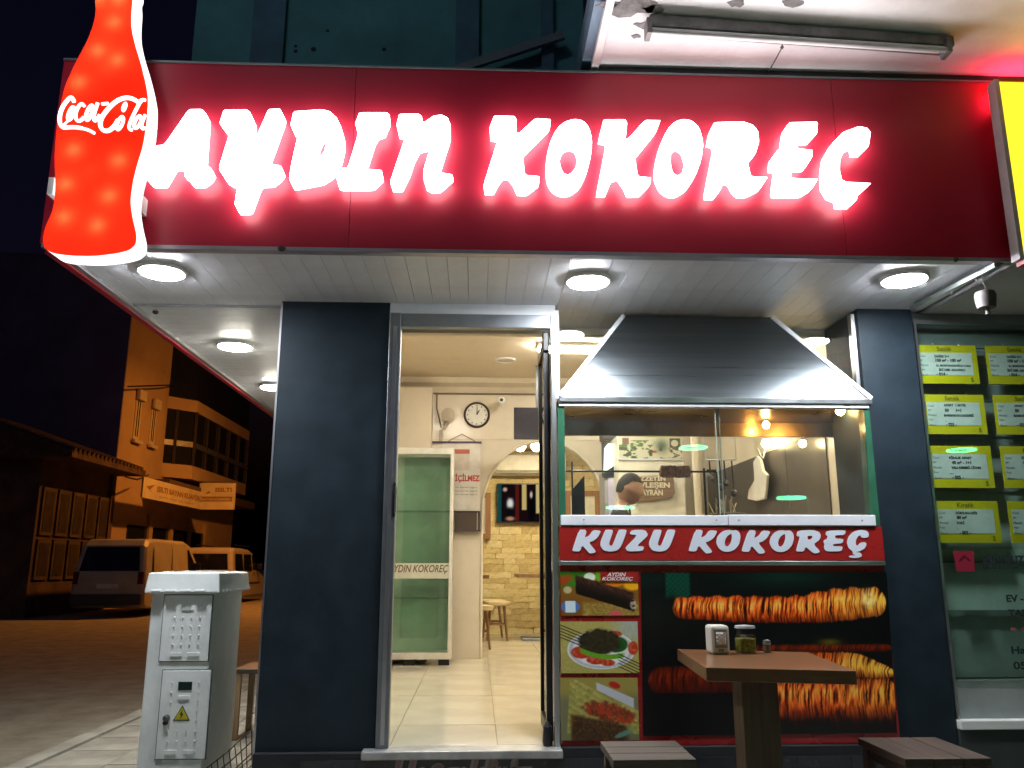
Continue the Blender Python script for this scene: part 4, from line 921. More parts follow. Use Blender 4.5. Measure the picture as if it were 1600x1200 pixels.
# bulbs under the hood
def bulb(label, pos, r, s):
    t = thing('hood_bulb', label, 'bulb', tuple(pos), 'amber bulbs around the grill')
    MB().lathe([(r*.2, -r), (r*.75, -r*.7), (r, 0), (r*.8, r*.6), (r*.4, r*1.1)], pos, 14).build('glass', emit('amber_bulb_%s' % s, (1, .62, .22), s), t, smooth=True)
    MB().lathe([(r*.42, r*1.1), (r*.42, r*1.7), (.01, r*1.75)], pos, 10).build('socket', alu, t)
bulb('amber bulb under the right end of the hood', at(1313, 642, Y=.22), .026, 60.)
bulb('amber bulb above the rear lip of the hood', Vector((1.80, .60, 2.11)), .022, 55.)  # assumed bulb, added for the amber glow behind the lip
for px in (1197, 1254):  # bulbs added where reflections of bulbs show behind the grill
    p = at(px, 693, Y=1.9 if px < 1200 else 1.15); t = thing('pendant_bulb', 'larger warm pendant bulb hanging above the white apron' if px < 1200 else 'smaller warm pendant bulb hanging close to the right interior wall', 'bulb', tuple(p), 'pendant bulbs behind the grill')
    r = .036 if px < 1200 else .026
    MB().lathe([(r*.3, -r), (r*.8, -r*.65), (r, 0), (r*.8, r*.65), (r*.35, r)], p, 14).build('glass', emit('pendant_bulb_glow', (1, .80, .42), 22.), t, smooth=True)
    MB().tube([(p.x, p.y, p.z+r), (p.x, p.y, CE-.001)], .005, 6).build('cord', black, t)
# splash back, apron, basket
a = at(1300, 676, X=2.326); 
t = thing('splashback', 'dark steel splashback panel on the right interior wall', 'wall panel', (2.32, 1.8, 1.5))
for k in range(4):
    B(2.318, 2.329, .95+k*.72, .95+k*.72+.712, 1.56, 2.14).build('panel', mat('dull_brown_steel', (.15, .125, .10), .38, .7, var=.2, scale=3), t)
pA = at(1190, 700, X=2.28); ap = thing('apron', 'white cloth apron hanging from a hook in front of splashback', 'apron', tuple(pA))
prof = [(1181,722),(1187,712),(1192,718),(1196,735),(1203,742),(1201,765),(1199,780),(1185,783),(1172,780),(1174,765),(1183,750)]
MB().prism([tuple(at(x, y, X=2.28)) for x, y in prof], (-.025, 0, 0)).build('cloth', mat('white_cloth', (.62, .58, .50), .85, var=.1), ap, bevel=.008)
MB().tube([at(1190, 714, X=2.27), at(1184, 700, X=2.29), at(1190, 692, X=2.31), at(1196, 702, X=2.29), at(1192, 716, X=2.27)], .006, 6).build('neck_strap', MATS['white_cloth'], ap)
p = at(1137, 798, Y=.95); zc = 1.478
bs = thing('wicker_basket', 'round wicker basket with pale sticks behind the grill', 'basket', (p.x, .95, FL))
wk = mat('wicker', (.16, .11, .05), .7, var=.4, scale=60, bump=.8, bscale=90)
MB().lathe([(.10, zc+.0-.12), (.12, zc+.03), (.125, zc+.10), (.115, zc+.105), (.11, zc)], (p.x, .95, 0), 20).build('body', wk, bs)
for k in range(14):
    a = random.random()*6.28; r = random.uniform(.01, .09); x, y = p.x+r*math.cos(a), .95+r*math.sin(a)
    MB().bar((x, y, zc+.05), (x+random.uniform(-.06,.06), y+random.uniform(-.04,.04), zc+.16+random.uniform(0,.06)), .008, .004).build('stick', mat('pale_stick', (.55,.52,.42), .6), bs)
B(p.x-.09, p.x+.09, .86, 1.04, FL, zc-.121).build('stand', dk, bs)
pp = at(1088, 735, Y=2.4)
t = thing('wall_pipe', 'cream vertical pipe standing behind the skewer', 'pipe', (pp.x, 2.4, FL))
MB().tube([(pp.x+.03, 2.4, FL), (pp.x, 2.4, 1.9), (pp.x-.02, 2.4, CE)], .03, 12).build('pipe', cream, t, smooth=True); MB().tube([(pp.x+.012, 2.4, 1.62), (pp.x+.011, 2.4, 1.67)], .038, 12).build('coupling', cream, t)
# rail of hanging tools behind the grill
ra, rb = at(1102, 719, Y=1.1), at(1150, 718, Y=1.1)
ut = thing('utensil_rail', 'steel rail with dark hanging ladles and tongs behind the grill', 'utensil rail', tuple(ra))
MB().tube([ra, rb], .006, 8).build('rail', alu, ut)
for e in (ra, rb): MB().tube([e, (e.x, e.y, zb-.006)], .004, 6).build('hanger', alu, ut)
for k, (px, l_) in enumerate(((1108, .10), (1124, .16), (1131, .13), (1143, .20))):
    q = at(px, 719, Y=1.1)
    MB().tube([(q.x, q.y, q.z-.004), (q.x+.004, q.y, q.z-l_)], .005, 6).build('tool_handle', dk, ut)
    MB().lathe([(.006, 0), (.022, -.012), (.026, -.03), (.012, -.05)], (q.x+.004, q.y, q.z-l_), 10).build('tool_head', dk, ut)
# fridge with lit header and barrel board
t = thing('drinks_fridge', 'tall white drinks fridge with picture header and wooden barrel board', 'fridge', (1.65, 3.2, FL))
a, b = at(968, 800, Y=3.1), at(1064, 680, Y=3.1)
B(a.x, b.x+.02, 3.1, 3.7, FL+.05, b.z).build('body', mat('fridge_cream', (.66, .62, .50), .4), t, bevel=.008)
for xx in (a.x+.06, b.x-.05): B(xx-.03, xx+.03, 3.15, 3.6, FL, FL+.05).build('foot', black, t)
def header(u, v):
    n = fnoise(u, v, 44, 12, 7); c = np.zeros(u.shape+(3,)) + np.array([.74, .72, .62])
    c = mixc(c, [.62, .68, .20], sst(.93, .97, v)*(u > .45)); c = mixc(c, [.30, .42, .18], sst(.52, .62, n)*(1-sst(.5, .6, u))*(v < .8))
    c = mixc(c, [.30, .36, .28], np.exp(-((u-.68)/.10)**2-((v-.55)/.3)**2)); c = mixc(c, [.30, .27, .22], sst(.8, .82, u)*(1-sst(.97, .99, u))*sst(.45, .5, v)*(1-sst(.88, .92, v)))
    c = mixc(c, [.72, .70, .6], 1-sst(.9, 1.05, np.hypot((u-.89)/.06, (v-.68)/.15))); c = mixc(c, [.45, .33, .25], (1-sst(.15, .17, u))*sst(.05, .06, u)*sst(.6, .62, v)*(1-sst(.9, .92, v)))
    c = mixc(c, [.62, .25, .15], np.exp(-(((u-.55)/.06)**2+((v-.30)/.06)**2)**2)); c = mixc(c, [.22, .22, .18], sst(.60, .68, n)*(v < .5)*.8)
    return c
h0 = at(968, 716, Y=3.09).z
picture('header_picture', header, [(a.x+.01, 3.094, h0), (b.x, 3.094, h0), (b.x, 3.094, b.z-.01), (a.x+.01, 3.094, b.z-.01)], 100, 50, prn, t)
B(a.x, b.x+.01, 3.088, 3.096, h0-.016, h0-.002).build('header_trim', alu, t)
bw = wood('barrel_board', (.13, .075, .04), (.20, .12, .065), .6, 0)
pts = [(995,744),(1045,742),(1053,748),(1055,770),(1050,777),(1020,782),(992,784),(985,770),(985,752)]
MB().prism([tuple(at(x, y, Y=3.06)) for x, y in pts], (0, .02, 0)).build('barrel_board', bw, t, bevel=.004)
lt = mat('chalk_lettering', (.62, .54, .40), .7)
for s, xa_, xb_, yb_, hh in (('LEZZETİN', 990, 1040, 751, 9), ('EVLEŞEN', 994, 1047, 764, 11), ('AYRAN', 1002, 1036, 774, 9)):
    q1, q2 = at(xa_, yb_, Y=3.055), at(xb_, yb_, Y=3.055)
    text(s, lt, t, (q1.x, 3.0565, q1.z), w=q2.x-q1.x, h=hh*7.45/1280, bold=.004)
q1, q2 = at(944, 745, Y=3.3), at(958, 694, Y=3.3)
t = thing('glowing_drink_panel', 'small lit white and green panel beside the fridge header', 'light box', tuple(q1))
MB().prism([tuple(at(x, y, Y=3.3)) for x, y in ((944,738),(945,700),(950,693),(959,693),(959,728))], (0, .04, 0)).build('panel', emit('pale_panel_glow', (.85, .95, .72), .85), t)
B(q1.x-.01, q2.x+.05, 3.34, 3.37, q1.z, q2.z+.02).build('case', black, t)
q1, q2 = at(951, 800, Y=3.35), at(966, 741, Y=3.35)
t = thing('side_cooler', 'narrow lavender lit cooler door left of the white fridge', 'cooler', (q1.x, 3.35, FL))
B(q1.x, q2.x, 3.35, 3.36, FL+.06, q2.z).build('glass_door', mat('lavender_glass', (.52, .48, .62), .25), t); B(q1.x-.03, q2.x+.01, 3.361, 3.7, FL, q2.z+.03).build('body', mat('cooler_grey', (.30, .29, .30), .5), t)
a, b = at(937, 690, Y=3.975), at(980, 660, Y=3.975)
t = thing('wall_picture', 'framed dark blue picture with three pale ovals above the arch', 'picture', tuple(a))
B(a.x, b.x, 3.955, 3.982, a.z, b.z).build('frame', mat('brown_picture_frame', (.10, .06, .04), .5), t)
B(a.x+.03, b.x-.03, 3.951, 3.9545, a.z+.03, b.z-.01).build('print', mat('blue_print', (.10, .14, .20), .5), t)
for k, s in ((-.09, .030), (.0, .042), (.09, .030)):
    MB().lathe([(s, 0), (s*.95, .002)], ((a.x+b.x)/2+k, 3.9505, (a.z+b.z)/2+.01), 16, 'y').build('oval', mat('pale_oval', (.55, .58, .55), .5), t)
# pendant shade in the right glass light
p = at(1277, 541, Y=1.6); t = thing('pendant_lamp', 'white pendant lamp shade seen through the glass right of the hood', 'lamp', tuple(p))
MB().lathe([(.085, -.0), (.07, .02), (.03, .05), (.012, .07), (.0119, .05), (.028, .045), (.066, .017)], p, 20).build('shade', white, t, smooth=True)
MB().lathe([(.012, -.02), (.02, 0), (.014, .02)], (p.x, p.y, p.z+.012), 12).build('bulb', emit('shade_bulb', (1, .9, .75), 14.), t, smooth=True)
MB().tube([(p.x, p.y, p.z+.07), (p.x, p.y, CE-.001)], .010, 8).build('stem', alu, t)

# ------------------------------------------------------------------ cook behind the grill
def person(loc, rz):
    V = []; Ed = []; Rd = []
    def jv(x, y, z, r, parent=None, r2=None):
        V.append((x, y, z)); Rd.append((r, r2 or r)); i = len(V)-1
        if parent is not None: Ed.append((parent, i))
        return i
    pel = jv(0, 0, .92, .15, None, .11); ch = jv(0, .00, 1.12, .145, pel, .105); sh_ = jv(.02, 0, 1.30, .15, ch, .10); nk = jv(.05, 0, 1.40, .055, sh_); hd0 = jv(.075, 0, 1.46, .06, nk)
    for s in (-1, 1):
        hip = jv(0, s*.09, .84, .095, pel); kn = jv(.02, s*.10, .46, .062, hip); an = jv(-.01, s*.10, .09, .042, kn); jv(.12, s*.11, .04, .04, an)
        sd_ = jv(.02, s*.17, 1.31, .062, sh_); el = jv(.04, s*.23, 1.05, .045, sd_); wr = jv(.26, s*.16, 1.02, .030, el); pm_ = jv(.33, s*.14, 1.01, .032, wr, .022)
        for k in range(4):
            f1 = jv(.37, s*(.115+.018*k), 1.005, .009, pm_); f2 = jv(.40+.005*(k in (1, 2)), s*(.112+.018*k), .985, .008, f1); jv(.405, s*(.112+.018*k), .965, .007, f2)
        t1 = jv(.31, s*.105, 1.0, .010, wr); jv(.345, s*.09, .985, .008, t1)
    me = bpy.data.meshes.new('body'); me.from_pydata(V, Ed, [])
    ob = bpy.data.objects.new('tmp', me); C.objects.link(ob)
    sk_ = ob.modifiers.new('Skin', 'SKIN'); sb = ob.modifiers.new('Sub', 'SUBSURF'); sb.levels = 2
    for i, r in enumerate(Rd): me.skin_vertices[0].data[i].radius = r; me.skin_vertices[0].data[i].use_root = (i == 0)
    dg = bpy.context.evaluated_depsgraph_get(); bm2 = bpy.data.meshes.new_from_object(ob.evaluated_get(dg)); bpy.data.objects.remove(ob)
    # head grown into the same mesh
    bm = bmesh.new(); bm.from_mesh(bm2)
    hs = bmesh.ops.create_uvsphere(bm, u_segments=24, v_segments=18, radius=.1)['verts']
    for v in hs:
        x, y, z = v.co/.1
        w_ = .074*(1-.18*max(0, -z)); xx = x*.096; yy = y*w_; zz = z*.122
        if x > .35:
            f = math.exp(-(y/.22)**2)
            xx += .026*f*math.exp(-((z+.12)/.20)**2)            # nose
            xx += .008*math.exp(-(y/.5)**2)*math.exp(-((z-.28)/.14)**2) - .010*math.exp(-((abs(y)-.38)/.16)**2)*math.exp(-((z-.10)/.12)**2)   # brow, eye sockets
            xx += .008*f*math.exp(-((z+.50)/.09)**2) + .012*f*math.exp(-((z+.82)/.16)**2)   # lips, chin
        if abs(y) > .75 and abs(x+.05) < .3: yy *= 1+.16*math.exp(-((z+.05)/.25)**2)        # ears
        v.co = Vector((xx, yy, zz))
        v.co.rotate(Matrix.Rotation(R(16), 3, 'Y')); v.co += Vector((.105, 0, 1.535))
    me2 = bpy.data.meshes.new('body'); bm.to_mesh(me2); bm.free()
    skin = mat('skin', (.52, .31, .21), .5, var=.08, scale=20); shirt = mat('dark_shirt', (.035, .035, .045), .85, var=.2); trs = mat('dark_trousers', (.03, .03, .035), .85); 
    for m_ in (skin, shirt, trs): me2.materials.append(m_)
    for p_ in me2.polygons:
        c = p_.center; p_.use_smooth = True
        p_.material_index = 2 if c.z < .93 else (1 if c.z < 1.375 and not (c.x > .16) else 0)
    t = thing('person', 'person in dark shirt looking down behind the grill window', 'person', loc, rz=rz)
    b = link('body', me2, None, None); b.parent = t
    hv = MB(); 
    for i in range(13):
        for j in range(25):
            ph = 2*math.pi*j/24; c_ = math.cos(ph)
            lim = .63 if c_ < -.45 else (.63-.30*min(1, (c_+.45)/.6))
            th_ = math.pi*lim*i/12
            x, y, z = math.sin(th_)*math.cos(ph), math.sin(th_)*math.sin(ph), math.cos(th_)
            q = Vector((x*.101-.002, y*.079, z*.128+.003)); q.rotate(Matrix.Rotation(R(16), 3, 'Y')); hv.v.append(tuple(q+Vector((.103, 0, 1.535))))
    for i in range(12):
        for j in range(24): hv.f.append((i*25+j, i*25+j+1, (i+1)*25+j+1, (i+1)*25+j))
    hm = hv.mesh('hair'); h = link('hair', hm, mat('dark_hair', (.045, .038, .034), .7, var=.4, scale=90, bump=.6, bscale=200)); h.parent = t
    for p_ in hm.polygons: p_.use_smooth = True
    return t
pp = at(984, 772, Y=1.6)
per = person((pp.x-.10, 1.6, FL+.0), R(-18)); per.scale = (.95, .95, .935)
# ------------------------------------------------------------------ neighbouring shop on the right
nb_ = thing('neighbour_shop', 'neighbouring office front with grey framed display window', 'building', (3.5, 0, 0))
ngr = mat('neighbour_soffit', (.42, .42, .43), .6, var=.08, scale=2)
B(XR+.012, 6.0, -.80, .60, ZS-.012, ZS+.04).build('soffit', ngr, nb_)
B(2.476, 6.0, .0, .10, 2.60, ZS-.013).build('window_head', alud, nb_)
B(2.476, 6.0, -.02, .20, .10, .43).build('plinth', mat('dark_plinth', (.035, .045, .045), .6), nb_)
B(2.476, 6.0, -.035, .12, .43, .475).build('ledge', white, nb_, bevel=.004)
B(2.476, 6.0, .02, .10, .475, .66).build('ledge_board', mat('grey_board', (.30, .33, .32), .6), nb_)
B(2.478, 2.492, -.004, .05, .475, 2.60).build('window_post', alu, nb_)
B(2.492, 6.0, .010, .016, .66, 2.60).build('pane', glass('office_glass', (.80, .88, .84), 1.5, 0, .004), nb_)
bk = B(2.476, 6.0, .16, .18, .66, 2.60).build('display_back', mat('display_grey', (.42, .48, .46), .6, var=.1), nb_)
for k in range(9):
    z = 2.50 - k*.105
    B(2.495, 6.0, .145, .16, z, z+.088).build('display_slat', mat('slat_grey', (.28, .31, .33), .55, var=.1), bk)
B(2.476, 6.0, .12, .159, 1.265, 1.275).build('shelf_line', alud, bk)
B(2.495, 6.0, .130, .1595, .98, 1.01).build('pale_band', mat('pale_band', (.22, .26, .24), .6), bk)
B(2.495, 6.0, .150, .1595, 1.012, 1.34).build('lower_panel', mat('greenish_panel', (.58, .68, .63), .6), bk)
yel = mat('yellow_card', (.80, .62, .006), .5, var=.05); pap = mat('card_paper', (.78, .78, .78), .6); ink = mat('card_ink', (.04, .04, .05), .7); inkd = mat('card_heading_ink', (.12, .10, .01), .6)
CARDS = [
 (1433, 540, 1524, 599, 'Satılık', ['DAİRE 2+1', '150 m² - 100 m²', 'D. BOSTANCIOĞLU CAD', 'İKİ DER. SALONLU', '- 014 -']),
 (1446, 617, 1536, 678, 'Satılık', ['APART  1 SATIŞ', '50      1+1', 'BARBAROS CADDESİ', '-', '- 025 -']),
 (1454, 697, 1547, 762, 'Kiralık', ['KİRALIK APART', '45 m² - 1+1', 'YALI KEMERİ CİVARI', '—', '- 005 -']),
 (1464, 783, 1558, 848, 'Kiralık', ['DÜKKAN-OFİS', '80 m²', 'TOKİ', '-', '- 002 -'])]
FIELDS = ['Cinsi', 'M²', 'Mevkii', 'Fiyat', 'İlan no']
YC = .04
ROWN = ['top row', 'second row', 'third row', 'bottom row']
for r_, (xa, ya, xb, yb_, hd, lines) in enumerate(CARDS):
    for col in range(2):
        a, b = at(xa+2, yb_, Y=YC), at(xb, ya, Y=YC)
        w_, h_ = b.x-a.x, b.z-a.z; x = a.x + col*(w_+.055); z = a.z
        t = thing('property_card', ('yellow bordered property card in the %s ' % ROWN[r_]) + ('beside the navy pillar' if col == 0 else 'one card away from navy pillar'), 'card', (x, YC, z), 'yellow property cards in the office window')
        B(x, x+w_, YC, YC+.004, z, z+h_).build('card', yel, t)
        B(x+.016, x+w_-.03, YC-.0018, YC-.0004, z+h_*.22, z+h_*.80).build('paper', pap, t)
        mes = []; offs = []
        for k, s in enumerate(FIELDS): mes.append(fit(text_mesh(s, .02, extrude=.0002), h=.013)); offs.append((.021, h_*.80-.026-k*.0262*h_/.22))
        for k, s in enumerate(lines):
            m_ = fit(text_mesh(s, .02, bold=.0011, extrude=.0002, shear=.1*((k % 2)-.3)), h=.019 if s.strip('-— ') else .003); w2 = max(v.co.x for v in m_.vertices)
            if w2 > w_*.56: m_ = fit(m_, w=w_*.56, h=.017)
            mes.append(m_); offs.append((w_*.30+random.uniform(0, .02), h_*.80-.028-k*.0262*h_/.22+random.uniform(-.001,.001)))
        j = join_meshes(mes, offs); j.name = 'card_text'
        link('card_text', j, ink, t, (x, YC-.0024, z), (R(90), 0, 0))
        text(hd, inkd, t, (x+w_*.36, YC-.0006, z+h_*.845), h=.026, bold=.001, name='card_heading', extrude=.0003)
        text('S', inkd, t, (x+w_*.86, YC-.0006, z+h_*.045), h=.026, bold=.002, name='card_mark', extrude=.0003)
        for xx in (.3, .72): MB().tube([(x+w_*xx, YC+.002, z+h_+.014), (x+w_*xx+.004, YC+.002, z+h_-.004)], .002, 5).build('hook', alu, t)
lg = thing('office_lettering', 'red house mark and dark vinyl lettering gunduz on office glass', 'lettering', tuple(at(1505, 890, Y=.006)))
a, b = at(1493, 893, Y=.006), at(1521, 861, Y=.006)
MB().prism([(a.x+.006, .004, a.z), (b.x-.006, .004, a.z), (b.x, .004, b.z), (a.x, .004, b.z)], (0, .002, 0)).build('red_mark', mat('magenta_red', (.22, .008, .028), .5), lg)
cx = (a.x+b.x)/2; cz = (a.z+b.z)/2
MB().bar((cx-.03, .003, cz+.002), (cx, .003, cz+.030), .008, .001, up=(0,1,0)).bar((cx, .003, cz+.030), (cx+.03, .003, cz+.002), .008, .001, up=(0,1,0)).build('roof_mark', mat('deep_red', (.07, .0, .01), .5), lg)
dkv = mat('dark_vinyl', (.018, .025, .028), .5)
def wtext(s, px, py, hpx, wpx=None, m=dkv, **k):
    a = at(px, py, Y=.006); h = hpx*4.55/1280; text(s, m, lg, (a.x, .0055, a.z), h=h, w=(wpx*4.55/1280 if wpx else None), **k)
wtext('gunduz', 1536, 884, 20, 66, bold=.003); wtext('EMLAK & OTOMOTİV', 1536, 889, 5, 72, bold=.001)
wtext('EV - ARSA', 1573, 941, 11, 70, bold=.004); wtext('TARLA', 1576, 963, 10, 50, bold=.004); wtext('- - -', 1580, 985, 4, 40, m=mat('faded_red_vinyl', (.35, .09, .07), .5)); wtext('Hasan', 1581, 1022, 11, 45, bold=.003); wtext('0532', 1584, 1046, 11, 42, bold=.003)
MB().lathe([(.25, 0), (.249, .0012)], (0, 0, 0), 40, 'y').build('pale_disc', mat('pale_film', (.60, .68, .64), .6), lg).matrix_world = Matrix.Translation((at(1545, 905, Y=.014).x+.05, .0095, at(1545, 905, Y=.014).z-.10)) @ Matrix.Diagonal((1.2, 1, .8, 1))
# yellow light box of the neighbour
ys = thing('yellow_light_box', 'glowing yellow sign light box at the right end of the red board', 'light box', (2.6, -.95, ZS-.05))
xe = 2.474
B(xe, xe+.022, -.955, -.895, 2.625, 3.545).build('side_frame', mat('pale_frame', (.55, .52, .54), .4), ys)
B(xe+.022, 5.0, -.955, -.895, 2.605, 2.64).build('bottom_frame', mat('red_frame', (.45, .02, .03), .4), ys)
B(xe+.022, 5.0, -.955, -.895, 3.535, 3.556).build('top_frame', MATS['red_frame'], ys)
B(xe+.0225, 5.0, -.948, -.90, 2.6405, 3.534).build('face', emit('yellow_face', (1, .60, .02), .75), ys)
B(xe+.05, 5.0, -.893, -.83, 3.50, 3.554).build('red_top_light', emit('red_top_glow', (1, .03, .07), 6.0), ys)
for zz in (2.8, 3.4): B(xe+.06, xe+.10, -.8945, -.82, zz, zz+.04).build('wall_bracket', alud, ys)
B(xe+.0225, 5.0, -.8995, -.8955, 2.641, 3.534).build('back_plate', alud, ys)
# bell on a rail
rl = thing('hanging_rail', 'thin white steel rail under soffit edge carrying the cow bell', 'rail', tuple(at(1500, 440, Z=2.655)))
a, b = Vector((2.575, -.80, 2.645)), Vector((2.535, -.02, 2.645)); a = at(1556, 414, Z=2.650); b = at(1424, 482, Z=2.650)
MB().bar(a, b, .016, .022).build('rail', alu, rl); MB().bar(a+Vector((.025, 0, .014)), b+Vector((.025, 0, .014)), .03, .012).build('dark_rail', black, rl)
for t_ in (.22, .5): 
    c = a.lerp(b, t_); MB().tube([c+Vector((0, 0, -.011)), c+Vector((.006, 0, -.03)), c+Vector((-.006, 0, -.035))], .003, 6).build('hook', alu, rl)
p = at(1540, 468, Y=-.62)
bl_ = thing('cow_bell', 'small aged metal bell hanging from a hook below soffit', 'bell', tuple(p))
bmt = mat('aged_bell_metal', (.09, .08, .08), .6, .3, var=.5, scale=30, dirt=(.08, .07, .07))
MB().lathe([(.030, -.045), (.042, -.043), (.047, -.01), (.050, .02), (.044, .038), (.022, .046), (.006, .047)], p, 20).build('body', bmt, bl_, smooth=True)
MB().tube([p+Vector((0, 0, -.045)), p+Vector((.004, 0, -.075))], .011, 8).build('clapper', bmt, bl_)
MB().tube([p+Vector((0, 0, .046)), p+Vector((.008, 0, .065)), p+Vector((0, 0, .08)), p+Vector((-.004, 0, .13))], .003, 6).build('hook', alu, bl_)

# ------------------------------------------------------------------ electric cabinet on the pavement
cb = thing('electric_cabinet', 'white plastic electricity cabinet with warning triangle on the pavement', 'cabinet', (-1.54, .4, .124))
cm = mat('cabinet_grey_white', (.78, .82, .81), .5, var=.10, scale=4, bump=.05)
cx0, cx1, cy0, cy1 = -1.702, -1.378, .10, .62
CT = 1.13
body = B(cx0, cx1, cy0, cy1, .125, CT).build('body', cm, cb, bevel=.008)
cap = MB().hexa([(cx0-.03, cy0-.035, CT-.02), (cx1+.035, cy0-.035, CT-.02), (cx1+.035, cy1+.03, CT-.02), (cx0-.03, cy1+.03, CT-.02)], [(cx0-.018, cy0-.022, CT+.085), (cx1+.023, cy0-.022, CT+.085), (cx1+.023, cy1+.018, CT+.085), (cx0-.018, cy1+.018, CT+.085)]).build('cap', cm, cb, bevel=.008)
for k in range(4):
    x = cx0+.035+k*.075; B(x-.026, x+.026, cy0-.046, cy0-.030, CT-.014, CT-.002).build('vent_lug', cm, cap, bevel=.004)
for k in range(9): B(cx1+.028, cx1+.040, cy0+.03+k*.06, cy0+.065+k*.06, CT-.015, CT-.006).build('side_lug', cm, cap)
for k in range(8): B(cx0+.05+k*.035, cx0+.07+k*.035, cy0+.0, cy0+.4, CT+.0855, CT+.091).build('cap_rib', cm, cap)
seam = mat('dark_seam', (.08, .10, .10), .8)
def cpanel(px0, py0, px1, py1, nm):
    a, b = at(px0, py1, Y=cy0), at(px1, py0, Y=cy0)
    MB().box(a.x-.004, b.x+.004, cy0-.003, cy0+.002, a.z-.004, b.z+.004).build('door_seam', seam, cb)
    return a, b, B(a.x, b.x, cy0-.009, cy0-.0032, a.z, b.z).build(nm, cm, cb, bevel=.003)
a, b, d1 = cpanel(249, 930, 333, 1033, 'upper_door')
def stud(d, x, z, w_=.009, h_=.009, nm='stud'): B(x-w_/2, x+w_/2, cy0-.015, cy0-.0092, z-h_/2, z+h_/2).build(nm, cm, d, bevel=.002)
fw, fh = b.x-a.x, b.z-a.z
for u, v in [(.25, .80), (.78, .80)] + [(.25+.175*i, .66-.135*j) for i in range(4) for j in range(4)]: stud(d1, a.x+u*fw, a.z+v*fh)
stud(d1, a.x+.52*fw, a.z+.80*fh, .06, .02, 'ridge'); stud(d1, a.x+.34*fw, a.z+.10*fh, .06, .02, 'ridge'); stud(d1, a.x+.70*fw, a.z+.10*fh, .06, .02, 'ridge')
a, b, d2 = cpanel(243, 1047, 331, 1186, 'lower_door'); fw, fh = b.x-a.x, b.z-a.z
for u, v in [(.22, .86), (.22, .75), (.22, .64), (.77, .86), (.77, .75), (.77, .65), (.77, .54), (.77, .43)] + [(.22+.183*i, .31-.11*j) for i in range(4) for j in range(2)]: stud(d2, a.x+u*fw, a.z+v*fh)
stud(d2, a.x+.49*fw, a.z+.69*fh, .06, .02, 'ridge'); stud(d2, a.x+.30*fw, a.z+.08*fh, .06, .02, 'ridge'); stud(d2, a.x+.68*fw, a.z+.08*fh, .06, .02, 'ridge')
B(a.x+.35*fw, a.x+.63*fw, cy0-.0125, cy0-.0095, a.z+.775*fh, a.z+.87*fh).build('meter_window', mat('meter_glass', (.015, .03, .03), .15), d2)
ty = mat('warning_yellow', (.55, .50, .02), .5); tx, tz = a.x+.47*fw, a.z+.43*fh; ts = .042
MB().prism([(tx-ts, cy0-.0115, tz), (tx+ts, cy0-.0115, tz), (tx, cy0-.0115, tz+ts*1.75)], (0, .002, 0)).build('warning_border', black, d2)
MB().prism([(tx-ts*.84, cy0-.0125, tz+.005), (tx+ts*.84, cy0-.0125, tz+.005), (tx, cy0-.0125, tz+ts*1.56)], (0, .0008, 0)).build('warning_triangle', ty, d2)
bolt = [(.004, .052), (-.011, .028), (-.001, .030), (-.006, .010), (.010, .034), (.001, .033)]
MB().prism([(tx+x, cy0-.0135, tz+z) for x, z in bolt], (0, .0008, 0)).build('bolt_mark', black, d2)
MB().lathe([(.017, .0), (.016, .016), (.008, .022)], (a.x+.17*fw, cy0-.0095, a.z+.46*fh), 14, 'y').build('lock', mat('lock_steel', (.12, .13, .13), .35, .7), d2)
MB().lathe([(.013, .0), (.012, .012)], (a.x+.155*fw, cy0-.0095, a.z+.41*fh), 12, 'y').build('lock_cover', black, d2)
# wire basket and chair leg by the pavement edge
wb_ = thing('wire_basket', 'rusty bent wire basket leaning beside the electricity cabinet', 'basket', (-1.25, .16, .124))
rw = mat('rusty_wire', (.07, .05, .04), .7, .5)
o0, ux, uy = Vector((-1.345, .06, .26)), Vector((.20, .06, .17)), Vector((.03, .02, -.15))
for k in range(9): MB().tube([o0+ux*(k/8), o0+ux*(k/8)*.92+uy+Vector((.0, -.02*math.sin(k), 0))], .0028, 5).build('wire', rw, wb_)
for k in range(4): MB().tube([o0+uy*(k/3), o0+uy*(k/3)+ux*.5+Vector((0, -.02, -.008)), o0+uy*(k/3)+ux*.96], .0032, 5).build('wire', rw, wb_)
ch = thing('pavement_stool', 'wooden pavement stool half hidden between cabinet and navy pillar', 'stool', (-1.45, 1.6, .124))
cwd = wood('chair_wood', (.18, .12, .06), (.28, .19, .10), .5, 2)
B(-1.62, -1.22, 1.42, 1.82, .545, .575).build('seat', mat('dark_stool_seat', (.03, .025, .02), .5), ch, bevel=.004)
for xx in (-1.59, -1.25):
    for yy in (1.45, 1.79): B(xx-.018, xx+.018, yy-.018, yy+.018, .1255, .544).build('leg', cwd, ch)

